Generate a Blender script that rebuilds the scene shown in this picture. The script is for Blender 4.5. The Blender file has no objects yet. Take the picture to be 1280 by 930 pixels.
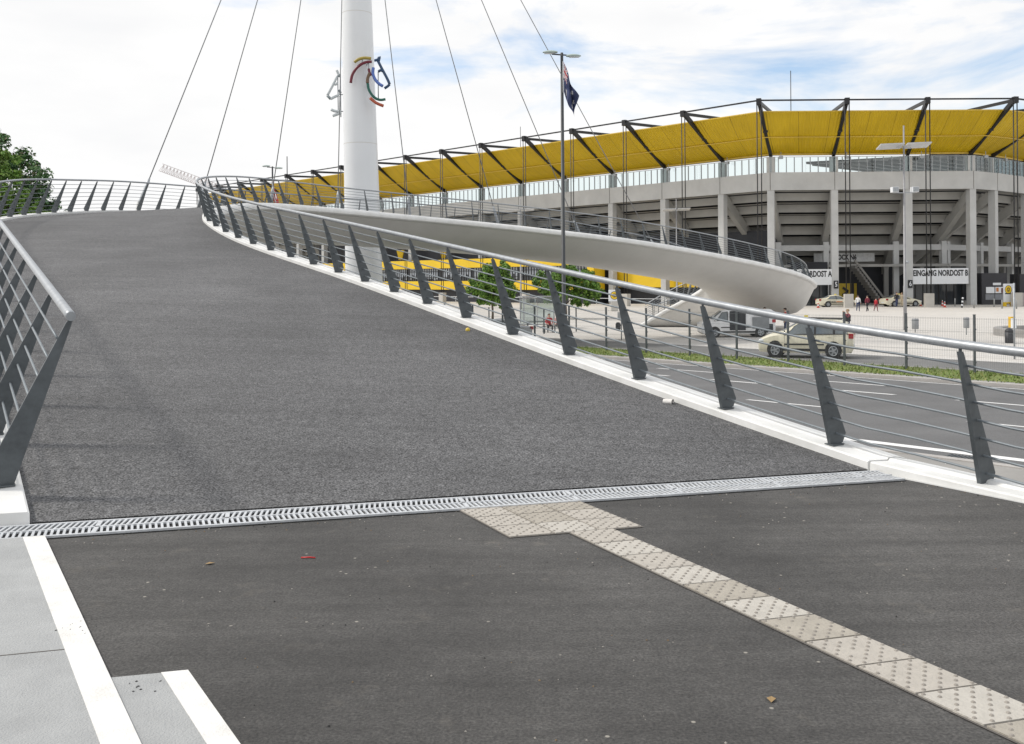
import bpy, bmesh, math, random
from mathutils import Vector, Matrix, Quaternion
random.seed(7)
SC = bpy.context.scene
COL = SC.collection
R = math.radians
EYE = 1.65          # eye height above the landing
G = -1.95           # street and plaza level

# ------------------------------------------------------------------ materials
MATS = {}
def mat(name, col, rough=0.6, metal=0.0, var=0.12, scale=3.0, bump=0.0, bscale=40.0, col2=None, detail=5.0, coat=0.0):
    if name in MATS: return MATS[name]
    m = bpy.data.materials.new(name); m.use_nodes = True
    nt = m.node_tree; N = nt.nodes; L = nt.links
    b = N['Principled BSDF']
    b.inputs['Roughness'].default_value = rough
    b.inputs['Metallic'].default_value = metal
    if coat: b.inputs['Coat Weight'].default_value = coat
    tc = N.new('ShaderNodeTexCoord')
    nz = N.new('ShaderNodeTexNoise'); nz.inputs['Scale'].default_value = scale
    nz.inputs['Detail'].default_value = detail; nz.inputs['Roughness'].default_value = 0.65
    L.new(tc.outputs['Object'], nz.inputs['Vector'])
    rp = N.new('ShaderNodeValToRGB')
    c = Vector(col)
    d = Vector(col2) if col2 else c * (1 + var)
    a = c if col2 else c * (1 - var)
    rp.color_ramp.elements[0].color = (*a, 1); rp.color_ramp.elements[1].color = (*[min(1, x) for x in d], 1)
    rp.color_ramp.elements[0].position = 0.3; rp.color_ramp.elements[1].position = 0.7
    L.new(nz.outputs['Fac'], rp.inputs['Fac']); L.new(rp.outputs['Color'], b.inputs['Base Color'])
    if bump:
        n2 = N.new('ShaderNodeTexNoise'); n2.inputs['Scale'].default_value = bscale; n2.inputs['Detail'].default_value = 3
        L.new(tc.outputs['Object'], n2.inputs['Vector'])
        bp = N.new('ShaderNodeBump'); bp.inputs['Strength'].default_value = bump; bp.inputs['Distance'].default_value = 0.02
        L.new(n2.outputs['Fac'], bp.inputs['Height']); L.new(bp.outputs['Normal'], b.inputs['Normal'])
    MATS[name] = m
    return m

def asphalt(name, base, speck, grain, rough, stain=0.12, bump=0.6, speck_lo=0.5, speck_hi=0.75, patch=0.0, mid=0.0, grit=0.0, streak=0.0):
    """bitumen with visible aggregate, broad worn patches and small pale stains"""
    m = bpy.data.materials.new(name); m.use_nodes = True
    nt = m.node_tree; N = nt.nodes; L = nt.links
    b = N['Principled BSDF']; b.inputs['Roughness'].default_value = rough
    tc = N.new('ShaderNodeTexCoord')
    def noise(s, det=4.0, r=0.6):
        n = N.new('ShaderNodeTexNoise'); n.inputs['Scale'].default_value = s
        n.inputs['Detail'].default_value = det; n.inputs['Roughness'].default_value = r
        L.new(tc.outputs['Object'], n.inputs['Vector']); return n
    def ramp(src, p0, c0, p1, c1):
        r = N.new('ShaderNodeValToRGB'); e = r.color_ramp.elements
        e[0].position = p0; e[0].color = (*c0, 1); e[1].position = p1; e[1].color = (*c1, 1)
        L.new(src, r.inputs['Fac']); return r
    def mix(kind, fac, a, bb):
        x = N.new('ShaderNodeMix'); x.data_type = 'RGBA'; x.blend_type = kind
        if isinstance(fac, float): x.inputs['Factor'].default_value = fac
        else: L.new(fac, x.inputs['Factor'])
        L.new(a, x.inputs['A']); L.new(bb, x.inputs['B']); return x.outputs['Result']
    g = noise(grain, 2.0, 0.7)
    sp = ramp(g.outputs['Fac'], speck_lo - 0.15, base, speck_hi, speck)
    big = noise(0.55, 6.0, 0.6)
    br = ramp(big.outputs['Fac'], 0.3, (1 - stain,) * 3, 0.7, (1 + stain,) * 3)
    c = mix('MULTIPLY', 1.0, sp.outputs['Color'], br.outputs['Color'])
    vor = N.new('ShaderNodeTexVoronoi'); vor.inputs['Scale'].default_value = grain * 0.35
    L.new(tc.outputs['Object'], vor.inputs['Vector'])
    wr = ramp(vor.outputs['Distance'], 0.0, (1.55, 1.5, 1.42), 0.22, (1, 1, 1))
    c = mix('MULTIPLY', 0.45, c, wr.outputs['Color'])
    if patch:
        pz = noise(2.6, 5.0, 0.7)
        pr = ramp(pz.outputs['Fac'], 0.6, (0, 0, 0), 0.78, (1, 1, 1))
        pc = N.new('ShaderNodeRGB'); pc.outputs[0].default_value = (speck[0] * 1.05, speck[1], speck[2] * 0.92, 1)
        mm = N.new('ShaderNodeMath'); mm.operation = 'MULTIPLY'; mm.inputs[1].default_value = patch
        L.new(pr.outputs['Color'], mm.inputs[0])
        c = mix('MIX', mm.outputs[0], c, pc.outputs[0])
    if mid:
        mz = noise(grain * 0.22, 4.0, 0.75)
        mr = ramp(mz.outputs['Fac'], 0.32, (1 - mid,) * 3, 0.68, (1 + mid,) * 3)
        c = mix('MULTIPLY', 1.0, c, mr.outputs['Color'])
    if streak:
        sm = N.new('ShaderNodeMapping'); sm.inputs['Rotation'].default_value = (0, 0, R(-14)); sm.inputs['Scale'].default_value = (0.35, 4.5, 1)
        L.new(tc.outputs['Object'], sm.inputs['Vector'])
        sz = noise(1.0, 5.0, 0.65); L.new(sm.outputs['Vector'], sz.inputs['Vector'])
        sr = ramp(sz.outputs['Fac'], 0.3, (1 - streak,) * 3, 0.7, (1 + streak,) * 3)
        c = mix('MULTIPLY', 1.0, c, sr.outputs['Color'])
        bz = noise(0.16, 4.0, 0.6); br2 = ramp(bz.outputs['Fac'], 0.35, (1 - streak,) * 3, 0.65, (1 + streak,) * 3)
        c = mix('MULTIPLY', 1.0, c, br2.outputs['Color'])
    if grit:
        gz = N.new('ShaderNodeTexVoronoi'); gz.inputs['Scale'].default_value = 7.5; L.new(tc.outputs['Object'], gz.inputs['Vector'])
        gr_ = ramp(gz.outputs['Distance'], 0.05, (1, 1, 1), 0.08, (0, 0, 0))
        sel = ramp(gz.outputs['Color'], 0.55, (0, 0, 0), 0.6, (1, 1, 1))
        gm = N.new('ShaderNodeMath'); gm.operation = 'MULTIPLY'; L.new(gr_.outputs['Color'], gm.inputs[0]); L.new(sel.outputs['Color'], gm.inputs[1])
        g2 = N.new('ShaderNodeMath'); g2.operation = 'MULTIPLY'; g2.inputs[1].default_value = grit; L.new(gm.outputs[0], g2.inputs[0])
        pc2 = N.new('ShaderNodeRGB'); pc2.outputs[0].default_value = (0.33, 0.31, 0.27, 1)
        c = mix('MIX', g2.outputs[0], c, pc2.outputs[0])
    L.new(c, b.inputs['Base Color'])
    bp = N.new('ShaderNodeBump'); bp.inputs['Strength'].default_value = bump; bp.inputs['Distance'].default_value = 0.006
    L.new(g.outputs['Fac'], bp.inputs['Height']); L.new(bp.outputs['Normal'], b.inputs['Normal'])
    MATS[name] = m
    return m

def glassy(name, tint, see=0.6, rough=0.05):
    m = bpy.data.materials.new(name); m.use_nodes = True
    nt = m.node_tree; N = nt.nodes; L = nt.links
    N.remove(N['Principled BSDF'])
    tr = N.new('ShaderNodeBsdfTransparent'); tr.inputs['Color'].default_value = (*tint, 1)
    gl = N.new('ShaderNodeBsdfGlossy'); gl.inputs['Roughness'].default_value = rough
    gl.inputs['Color'].default_value = (0.9, 0.95, 0.95, 1)
    fr = N.new('ShaderNodeFresnel'); fr.inputs['IOR'].default_value = 1.5
    ad = N.new('ShaderNodeMath'); ad.operation = 'ADD'; ad.inputs[1].default_value = 1 - see; ad.use_clamp = True
    L.new(fr.outputs['Fac'], ad.inputs[0])
    mx = N.new('ShaderNodeMixShader')
    L.new(ad.outputs[0], mx.inputs['Fac']); L.new(tr.outputs[0], mx.inputs[1]); L.new(gl.outputs[0], mx.inputs[2])
    L.new(mx.outputs[0], N['Material Output'].inputs['Surface'])
    MATS[name] = m
    return m

DECK = asphalt('deck asphalt', (0.0175, 0.0175, 0.0185), (0.265, 0.265, 0.27), 66.0, 0.74, 0.20, 1.0, 0.52, 0.80, 0.0, 0.32, 0.35, 0.13)
LAND = asphalt('landing asphalt', (0.034, 0.0333, 0.0325), (0.122, 0.117, 0.111), 75.0, 0.85, 0.42, 0.6, 0.46, 0.84, 0.75, 0.20, 0.9, 0.22)
ROAD = asphalt('road asphalt', (0.11, 0.11, 0.112), (0.17, 0.17, 0.17), 45.0, 0.85, 0.14, 0.3)
SERV = asphalt('service asphalt', (0.14, 0.14, 0.14), (0.21, 0.205, 0.2), 45.0, 0.85, 0.16, 0.3)
WHITE = mat('bridge white paint', (0.70, 0.70, 0.68), 0.5, scale=2.6, bump=0.08, bscale=9, col2=(0.84, 0.84, 0.83), detail=9)
HULLM = mat('shade toned hull paint', (0.61, 0.60, 0.575), 0.45, scale=0.7, col2=(0.68, 0.67, 0.645), detail=8)  # bridge white toned down; underside shading is put into the colour
MASTM = mat('mast paint', (0.76, 0.78, 0.80), 0.35, var=0.03, scale=0.4)
GALV = mat('galvanised steel', (0.36, 0.38, 0.40), 0.45, 0.45, var=0.16, scale=12)
ROD = mat('dull rod steel', (0.20, 0.225, 0.245), 0.5, 0.35, var=0.15, scale=9)
POSTM = mat('dark post paint', (0.085, 0.097, 0.105), 0.45, 0.1, var=0.3, scale=5)
GRATE = mat('grating steel', (0.60, 0.62, 0.64), 0.45, 0.3, var=0.18, scale=14)
VOID = mat('dark channel', (0.012, 0.012, 0.012), 0.9)
RUBBER = mat('black rubber', (0.02, 0.02, 0.022), 0.7)
TILE = [mat('tactile tile a', (0.43, 0.40, 0.355), 0.85, var=0.1, scale=9, bump=0.3, bscale=70),
        mat('tactile tile b', (0.37, 0.34, 0.29), 0.85, var=0.12, scale=9, bump=0.3, bscale=70),
        mat('tactile tile c', (0.47, 0.445, 0.40), 0.85, var=0.1, scale=9, bump=0.3, bscale=70)]
TBUMP = mat('tactile stud', (0.30, 0.275, 0.245), 0.85)
JOINT = mat('joint mortar', (0.13, 0.12, 0.11), 0.95)
STEPM = mat('step concrete', (0.33, 0.338, 0.34), 0.9, scale=3.2, bump=0.5, bscale=120, col2=(0.415, 0.425, 0.425), detail=10)
LINEW = mat('white line paint', (0.66, 0.65, 0.62), 0.7, scale=7, bump=0.3, bscale=80, col2=(0.82, 0.81, 0.80), detail=9)
ROADW = mat('road marking paint', (0.74, 0.74, 0.73), 0.7, scale=5, col2=(0.84, 0.84, 0.83), detail=8)
PLAZA = mat('plaza paving', (0.57, 0.545, 0.51), 0.9, var=0.07, scale=0.25, bump=0.1, bscale=6)
SIDEW = mat('pavement slabs', (0.30, 0.29, 0.275), 0.9, var=0.14, scale=0.6)
KERB = mat('kerb stone', (0.42, 0.40, 0.38), 0.9, var=0.1)
SOIL = mat('verge soil', (0.15, 0.19, 0.05), 0.95, var=0.35, scale=1.5)
BLADE = [mat('grass blade a', (0.15, 0.22, 0.045), 0.7, var=0.3, scale=2),
         mat('grass blade b', (0.26, 0.27, 0.09), 0.7, var=0.3, scale=2)]
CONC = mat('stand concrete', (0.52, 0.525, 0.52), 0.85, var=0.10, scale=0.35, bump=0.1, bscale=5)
CONC2 = mat('shade toned terrace concrete', (0.37, 0.365, 0.345), 0.9, var=0.12, scale=0.4)  # stand concrete darkened; shade of the deep interior is in the colour
BLOCKC = mat('anchor concrete', (0.50, 0.48, 0.44), 0.9, var=0.08, scale=1)
BLACKST = mat('black steel', (0.018, 0.018, 0.020), 0.45, 0.2, var=0.2)
YELLOWB = mat('yellow cladding', (0.80, 0.54, 0.02), 0.5, var=0.05, scale=0.5)
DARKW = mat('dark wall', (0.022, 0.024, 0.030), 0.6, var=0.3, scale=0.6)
DGLASS = mat('dark window glass', (0.035, 0.042, 0.05), 0.08, var=0.3, scale=0.4, coat=0.3)
PGLASS = mat('pale window glass', (0.30, 0.33, 0.37), 0.12, var=0.3, scale=0.6)
SIGNW = mat('white sign board', (0.78, 0.80, 0.82), 0.5, var=0.03)
BLACKT = mat('black lettering', (0.02, 0.02, 0.024), 0.6)
SCREEN = glassy('screen glass', (0.86, 0.95, 0.95), 0.92)
GLASS = glassy('clear glass', (0.6, 0.7, 0.7), 0.75)

def roof_material():
    m = bpy.data.materials.new('corrugated yellow sheet'); m.use_nodes = True
    N = m.node_tree.nodes; L = m.node_tree.links; b = N['Principled BSDF']
    b.inputs['Roughness'].default_value = 0.5
    tc = N.new('ShaderNodeTexCoord'); sep = N.new('ShaderNodeSeparateXYZ')
    L.new(tc.outputs['UV'], sep.inputs[0])
    w = N.new('ShaderNodeMath'); w.operation = 'MULTIPLY'; w.inputs[1].default_value = 2 * math.pi / 0.32
    L.new(sep.outputs['X'], w.inputs[0])
    s = N.new('ShaderNodeMath'); s.operation = 'SINE'; L.new(w.outputs[0], s.inputs[0])
    bp = N.new('ShaderNodeBump'); bp.inputs['Strength'].default_value = 0.8; bp.inputs['Distance'].default_value = 0.035
    L.new(s.outputs[0], bp.inputs['Height']); L.new(bp.outputs['Normal'], b.inputs['Normal'])
    nz = N.new('ShaderNodeTexNoise'); nz.inputs['Scale'].default_value = 0.35; nz.inputs['Detail'].default_value = 6
    L.new(tc.outputs['Object'], nz.inputs['Vector'])
    r = N.new('ShaderNodeValToRGB'); e = r.color_ramp.elements
    e[0].color = (0.60, 0.40, 0.004, 1); e[1].color = (0.70, 0.475, 0.007, 1); e[0].position = 0.3; e[1].position = 0.7
    L.new(nz.outputs['Fac'], r.inputs['Fac'])
    m3 = N.new('ShaderNodeMapping'); m3.inputs['Scale'].default_value = (2.2, 0.22, 1); L.new(tc.outputs['UV'], m3.inputs['Vector'])
    n3 = N.new('ShaderNodeTexNoise'); n3.inputs['Scale'].default_value = 1.0; n3.inputs['Detail'].default_value = 7; L.new(m3.outputs['Vector'], n3.inputs['Vector'])
    r3 = N.new('ShaderNodeValToRGB'); e3 = r3.color_ramp.elements; e3[0].position = .32; e3[0].color = (.90, .90, .87, 1); e3[1].position = .6; e3[1].color = (1, 1, 1, 1)
    L.new(n3.outputs['Fac'], r3.inputs['Fac'])
    pm_ = N.new('ShaderNodeMath'); pm_.operation = 'PINGPONG'; pm_.inputs[1].default_value = 1.6; L.new(sep.outputs['X'], pm_.inputs[0])
    pl = N.new('ShaderNodeMath'); pl.operation = 'LESS_THAN'; pl.inputs[1].default_value = 0.035; L.new(pm_.outputs[0], pl.inputs[0])
    x3 = N.new('ShaderNodeMix'); x3.data_type = 'RGBA'; x3.blend_type = 'MULTIPLY'; x3.inputs['Factor'].default_value = 1
    L.new(r.outputs['Color'], x3.inputs['A']); L.new(r3.outputs['Color'], x3.inputs['B'])
    x4 = N.new('ShaderNodeMix'); x4.data_type = 'RGBA'; x4.blend_type = 'MULTIPLY'; x4.inputs['B'].default_value = (.62, .6, .55, 1)
    L.new(pl.outputs[0], x4.inputs['Factor']); L.new(x3.outputs['Result'], x4.inputs['A']); L.new(x4.outputs['Result'], b.inputs['Base Color'])
    MATS['roof'] = m
    return m
ROOFY = roof_material()

# ------------------------------------------------------------------ mesh building
class MB:
    def __init__(self): self.v = []; self.f = []; self.mi = []; self.sm = []; self.uv = {}
    def add(self, vs, fs, mi=0, smooth=False):
        o = len(self.v); self.v += [tuple(p) for p in vs]
        for f in fs:
            self.f.append(tuple(i + o for i in f)); self.mi.append(mi); self.sm.append(smooth)
    def quad(self, a, b, c, d, mi=0, smooth=False): self.add([a, b, c, d], [(0, 1, 2, 3)], mi, smooth)
    def hexa(self, p, mi=0):
        """p: 8 points, bottom ring 0-3, top ring 4-7"""
        self.add(p, [(3, 2, 1, 0), (4, 5, 6, 7), (0, 1, 5, 4), (1, 2, 6, 5), (2, 3, 7, 6), (3, 0, 4, 7)], mi)
    def box(self, c, s, mi=0, rz=0.0, M=None):
        x, y, z = s[0] / 2, s[1] / 2, s[2] / 2
        p = [Vector(q) for q in ((-x, -y, -z), (x, -y, -z), (x, y, -z), (-x, y, -z), (-x, -y, z), (x, -y, z), (x, y, z), (-x, y, z))]
        if rz: q = Matrix.Rotation(rz, 3, 'Z'); p = [q @ a for a in p]
        if M: p = [M @ a for a in p]
        self.hexa([a + Vector(c) for a in p], mi)
    def bar(self, a, b, w, h, mi=0, up=(0, 0, 1)):
        """rectangular bar from a to b, w sideways, h along up"""
        a, b = Vector(a), Vector(b); d = (b - a).normalized(); u = Vector(up)
        if abs(d.dot(u)) > 0.98: u = Vector((0, 1, 0))
        s = d.cross(u).normalized(); u = s.cross(d).normalized()
        s *= w / 2; u *= h / 2
        self.hexa([a - s - u, a + s - u, b + s - u, b - s - u, a - s + u, a + s + u, b + s + u, b - s + u], mi)
    def tube(self, pts, r, n=8, mi=0, caps=True, smooth=True):
        pts = [Vector(p) for p in pts]; rs = r if isinstance(r, (list, tuple)) else [r] * len(pts)
        o = len(self.v); prev = None
        for i, p in enumerate(pts):
            d = (pts[min(i + 1, len(pts) - 1)] - pts[max(i - 1, 0)]).normalized()
            if prev is None:
                u = Vector((0, 0, 1)) if abs(d.z) < 0.9 else Vector((1, 0, 0))
            else: u = prev
            s = d.cross(u).normalized(); u = s.cross(d).normalized(); prev = u
            for k in range(n):
                a = 2 * math.pi * k / n
                self.v.append(tuple(p + (s * math.cos(a) + u * math.sin(a)) * rs[i]))
        for i in range(len(pts) - 1):
            for k in range(n):
                k2 = (k + 1) % n
                self.f.append((o + i * n + k, o + i * n + k2, o + (i + 1) * n + k2, o + (i + 1) * n + k)); self.mi.append(mi); self.sm.append(smooth)
        if caps:
            self.f.append(tuple(o + k for k in reversed(range(n)))); self.mi.append(mi); self.sm.append(False)
            e = o + (len(pts) - 1) * n
            self.f.append(tuple(e + k for k in range(n))); self.mi.append(mi); self.sm.append(False)
    def grid(self, rows, mi=0, smooth=True, closed=False):
        o = len(self.v); n = len(rows[0])
        for r in rows: self.v += [tuple(p) for p in r]
        for i in range(len(rows) - 1):
            for k in range(n if closed else n - 1):
                k2 = (k + 1) % n
                self.f.append((o + i * n + k, o + i * n + k2, o + (i + 1) * n + k2, o + (i + 1) * n + k))
                self.mi.append(mi); self.sm.append(smooth)
    def ball(self, c, r, n=10, m=7, mi=0):
        r = r if isinstance(r, (tuple, list)) else (r, r, r)
        rows = []
        for i in range(m + 1):
            t = math.pi * i / m
            t = min(max(t, 0.02), math.pi - 0.02)
            rows.append([(c[0] + r[0] * math.sin(t) * math.cos(2 * math.pi * k / n), c[1] + r[1] * math.sin(t) * math.sin(2 * math.pi * k / n), c[2] - r[2] * math.cos(t)) for k in range(n)])
        self.grid(rows, mi, True, True)
    def mesh(self, name, mats):
        me = bpy.data.meshes.new(name)
        me.from_pydata(self.v, [], self.f)
        for m in (mats if isinstance(mats, (list, tuple)) else [mats]): me.materials.append(m)
        me.polygons.foreach_set('material_index', self.mi)
        me.polygons.foreach_set('use_smooth', self.sm)
        me.validate(); me.update()
        return me
    def build(self, name, mats, parent=None, fix=False):
        me = self.mesh(name, mats)
        if fix:
            bm = bmesh.new(); bm.from_mesh(me)
            bmesh.ops.remove_doubles(bm, verts=bm.verts, dist=1e-5)
            bmesh.ops.recalc_face_normals(bm, faces=bm.faces); bm.to_mesh(me); bm.free()
        return link(name, me, parent)

def link(name, me, parent=None):
    o = bpy.data.objects.new(name, me); COL.objects.link(o)
    if parent: o.parent = parent
    return o
def thing(name, label, cat, loc=(0, 0, 0), rz=0.0, group=None):
    o = bpy.data.objects.new(name, None); COL.objects.link(o); o.empty_display_size = 0.2
    o.location = loc; o.rotation_euler = (0, 0, rz)
    return tag(o, label, cat, group)
def tag(o, label, cat, group=None, kind=None):
    o['label'] = label; o['category'] = cat
    if group: o['group'] = group
    if kind: o['kind'] = kind
    return o
def struct(o, label=None, cat=None, kind='structure'):
    o['kind'] = kind
    if label: o['label'] = label; o['category'] = cat
    return o
def dup(root, loc, rz, label, group=None):
    r = root.copy(); COL.objects.link(r); r.location = loc; r.rotation_euler = (0, 0, rz); r['label'] = label
    if group: r['group'] = group
    for ch in list(root.children):
        c = ch.copy(); COL.objects.link(c); c.parent = r
        for g in list(ch.children):
            d = g.copy(); COL.objects.link(d); d.parent = c
    return r
def text_mesh(s, size, depth=0.004, sx=1.0, bold=0.0):
    cu = bpy.data.curves.new('lettering', 'FONT'); cu.body = s; cu.size = size; cu.extrude = depth; cu.offset = bold
    cu.align_x = 'CENTER'; cu.align_y = 'CENTER'; cu.resolution_u = 3
    o = bpy.data.objects.new('lettering_tmp', cu); COL.objects.link(o)
    dg = bpy.context.evaluated_depsgraph_get(); me = bpy.data.meshes.new_from_object(o.evaluated_get(dg))
    bpy.data.objects.remove(o)
    for v in me.vertices: v.co.x *= sx
    return me
def lettering(s, size, M, m, parent, sx=1.0, bold=0.0, name='lettering'):
    me = text_mesh(s, size, 0.006, sx, bold); me.materials.clear(); me.materials.append(m)
    o = link(name, me, parent); o.matrix_local = M
    return o
def facing(loc, yaw=0.0):
    """upright text facing -y (towards the camera side), turned by yaw"""
    return Matrix.Translation(loc) @ Matrix.Rotation(yaw, 4, 'Z') @ Matrix.Rotation(R(90), 4, 'X')

def catmull(pts, per):
    pts = [Vector(p) for p in pts]; out = []
    n = len(pts)
    for i in range(n - 1):
        p0 = pts[i - 1] if i else pts[0] * 2 - pts[1]
        p1, p2 = pts[i], pts[i + 1]
        p3 = pts[i + 2] if i + 2 < n else pts[-1] * 2 - pts[-2]
        for k in range(per):
            t = k / per
            out.append(0.5 * ((2 * p1) + (p2 - p0) * t + (2 * p0 - 5 * p1 + 4 * p2 - p3) * t * t + (3 * p1 - p0 - 3 * p2 + p3) * t ** 3))
    out.append(pts[-1]); return out
def smooth_line(pts, it=6):
    pts = [p.copy() for p in pts]
    for _ in range(it):
        q = [p.copy() for p in pts]
        for i in range(1, len(pts) - 1): q[i] = (pts[i - 1] + 2 * pts[i] + pts[i + 1]) / 4
        pts = q
    return pts
# ------------------------------------------------------------------ camera, light, sky
cam = bpy.data.cameras.new('camera'); co = bpy.data.objects.new('camera', cam); COL.objects.link(co)
co.location = (0, 0, EYE); cam.sensor_width = 36; cam.lens = 36 * 1200 / 1280
cam.shift_y = -115 / 1280; cam.clip_end = 5000; cam.clip_start = 0.05
co.matrix_world = Matrix.Translation((0, 0, EYE)) @ Matrix.Rotation(R(90), 4, 'X') @ Matrix.Rotation(R(-0.45), 4, 'Z')
SC.camera = co
SUN_EL, SUN_AZ = 48, -80            # azimuth measured from +y towards +x: the sun stands to the left
sd = bpy.data.lights.new('sun', 'SUN'); so = bpy.data.objects.new('sun', sd); COL.objects.link(so)
sd.energy = 2.3; sd.angle = R(7); sd.color = (1.0, 0.95, 0.87)
dirv = Vector((math.sin(R(SUN_AZ)) * math.cos(R(SUN_EL)), math.cos(R(SUN_AZ)) * math.cos(R(SUN_EL)), math.sin(R(SUN_EL))))
so.rotation_euler = dirv.to_track_quat('Z', 'Y').to_euler(); so.location = (-30, 0, 60)

w = bpy.data.worlds.new('World'); SC.world = w; w.use_nodes = True
N = w.node_tree.nodes; L = w.node_tree.links
bg = N['Background']; bg.inputs['Strength'].default_value = 0.11
sky = N.new('ShaderNodeTexSky'); sky.sky_type = 'NISHITA'; sky.sun_disc = False
sky.sun_elevation = R(SUN_EL); sky.sun_rotation = R(SUN_AZ)
tc = N.new('ShaderNodeTexCoord')
mp = N.new('ShaderNodeMapping'); mp.inputs['Scale'].default_value = (2.6, 2.6, 8.5); mp.inputs['Location'].default_value = (0.35, 0.2, 0.63)
L.new(tc.outputs['Generated'], mp.inputs['Vector'])
n1 = N.new('ShaderNodeTexNoise'); n1.inputs['Scale'].default_value = 1.35; n1.inputs['Detail'].default_value = 9; n1.inputs['Roughness'].default_value = 0.56
n1.inputs['Distortion'].default_value = 0.35
L.new(mp.outputs['Vector'], n1.inputs['Vector'])
# more open sky to the upper right
dp = N.new('ShaderNodeVectorMath'); dp.operation = 'DOT_PRODUCT'; dp.inputs[1].default_value = (0.60, 0.0, 1.5)
L.new(tc.outputs['Generated'], dp.inputs[0])
ml = N.new('ShaderNodeMath'); ml.operation = 'MULTIPLY'; ml.inputs[1].default_value = 0.24
L.new(dp.outputs['Value'], ml.inputs[0])
mn = N.new('ShaderNodeMath'); mn.operation = 'MINIMUM'; mn.inputs[1].default_value = 0.15; L.new(ml.outputs[0], mn.inputs[0])
ad = N.new('ShaderNodeMath'); ad.operation = 'SUBTRACT'
L.new(n1.outputs['Fac'], ad.inputs[0]); L.new(mn.outputs[0], ad.inputs[1])
cm = N.new('ShaderNodeValToRGB'); e = cm.color_ramp.elements
e[0].position = 0.20; e[0].color = (0.08, 0.08, 0.08, 1); e[1].position = 0.35; e[1].color = (1, 1, 1, 1)
L.new(ad.outputs[0], cm.inputs['Fac'])
n2 = N.new('ShaderNodeTexNoise'); n2.inputs['Scale'].default_value = 2.2; n2.inputs['Detail'].default_value = 6
L.new(mp.outputs['Vector'], n2.inputs['Vector'])
cc = N.new('ShaderNodeValToRGB'); e = cc.color_ramp.elements
e[0].position = 0.3; e[0].color = (8.25, 8.27, 8.35, 1); e[1].position = 0.6; e[1].color = (8.95, 8.92, 8.88, 1)
L.new(n2.outputs['Fac'], cc.inputs['Fac'])
bl = N.new('ShaderNodeMix'); bl.data_type = 'RGBA'; bl.blend_type = 'MULTIPLY'; bl.inputs['Factor'].default_value = 1
bl.inputs['B'].default_value = (1.6, 1.6, 1.6, 1)
L.new(sky.outputs['Color'], bl.inputs['A'])
mx = N.new('ShaderNodeMix'); mx.data_type = 'RGBA'
L.new(cm.outputs['Color'], mx.inputs['Factor']); L.new(bl.outputs['Result'], mx.inputs['A']); L.new(cc.outputs['Color'], mx.inputs['B'])
L.new(mx.outputs['Result'], bg.inputs['Color'])
SC.view_settings.view_transform = 'Standard'; SC.view_settings.look = 'None'
SC.view_settings.exposure = 0.06; SC.view_settings.gamma = 1.0; SC.view_settings.use_curve_mapping = False
SC.cycles.max_bounces = 6; SC.cycles.transparent_max_bounces = 12

# ------------------------------------------------------------------ ground, roads, verge
DIRR = Vector((0.6876, -0.7261, 0))        # the street runs this way, from left-far to right-near
NRM = Vector((0.7261, 0.6876, 0))          # towards the stadium
def cx(c, Y): return c - 0.947 * Y
def strip(name, c0, c1, z, m, Y0=-90, Y1=230, h=0.0, cuts=1):
    b = MB()
    a = [(cx(c0, Y0), Y0, z), (cx(c1, Y0), Y0, z), (cx(c1, Y1), Y1, z), (cx(c0, Y1), Y1, z)]
    if h:
        b.hexa([(x, y, z - h) for x, y, _ in a] + a)
    else:
        b.quad(*a)
    return struct(b.build(name, m))
b = MB(); S = 2200
b.quad((-S, -S, G), (S, -S, G), (S, S, G), (-S, S, G)); struct(b.build('ground', PLAZA))
strip('road', 26.0, 45.3, G + 0.004, ROAD)
strip('pavement', 13.0, 25.7, G + 0.10, SIDEW, h=0.1)
strip('kerb_near', 25.7, 26.0, G + 0.12, KERB, h=0.12)
strip('kerb_far', 45.3, 45.65, G + 0.12, KERB, h=0.12)
strip('verge_edging', 45.65, 46.5, G + 0.09, SIDEW, h=0.09)
strip('verge', 46.5, 51.0, G + 0.085, SOIL, h=0.08)
strip('kerb_service', 51.0, 51.3, G + 0.10, KERB, h=0.1)
strip('service_road', 51.3, 58.4, G + 0.004, SERV)
b = MB()
def mark(c, Y0, Y1, wd=0.14):
    b.quad((cx(c, Y0) , Y0, G + 0.009), (cx(c + wd * 1.377, Y0), Y0, G + 0.009), (cx(c + wd * 1.377, Y1), Y1, G + 0.009), (cx(c, Y1), Y1, G + 0.009))
for i in range(-6, 34):
    y = 26.2 + 3.1 * i
    if i % 1 == 0: mark(39.3, y, y + 1.75)
for i in range(-6, 24): mark(33.75, 26.4 + 4.6 * i, 28.4 + 4.6 * i, 0.12)
for i in range(-2, 20): mark(42.3, 36.3 + 5.0 * i, 38.6 + 5.0 * i, 0.12)
mark(27.45, -60, 200, 0.30)
mark(44.9, -60, 200, 0.10)
mark(58.7, -40, 200, 0.16); mark(62.5, 38, 90, 0.1)
struct(b.build('road_markings', ROADW))
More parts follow.
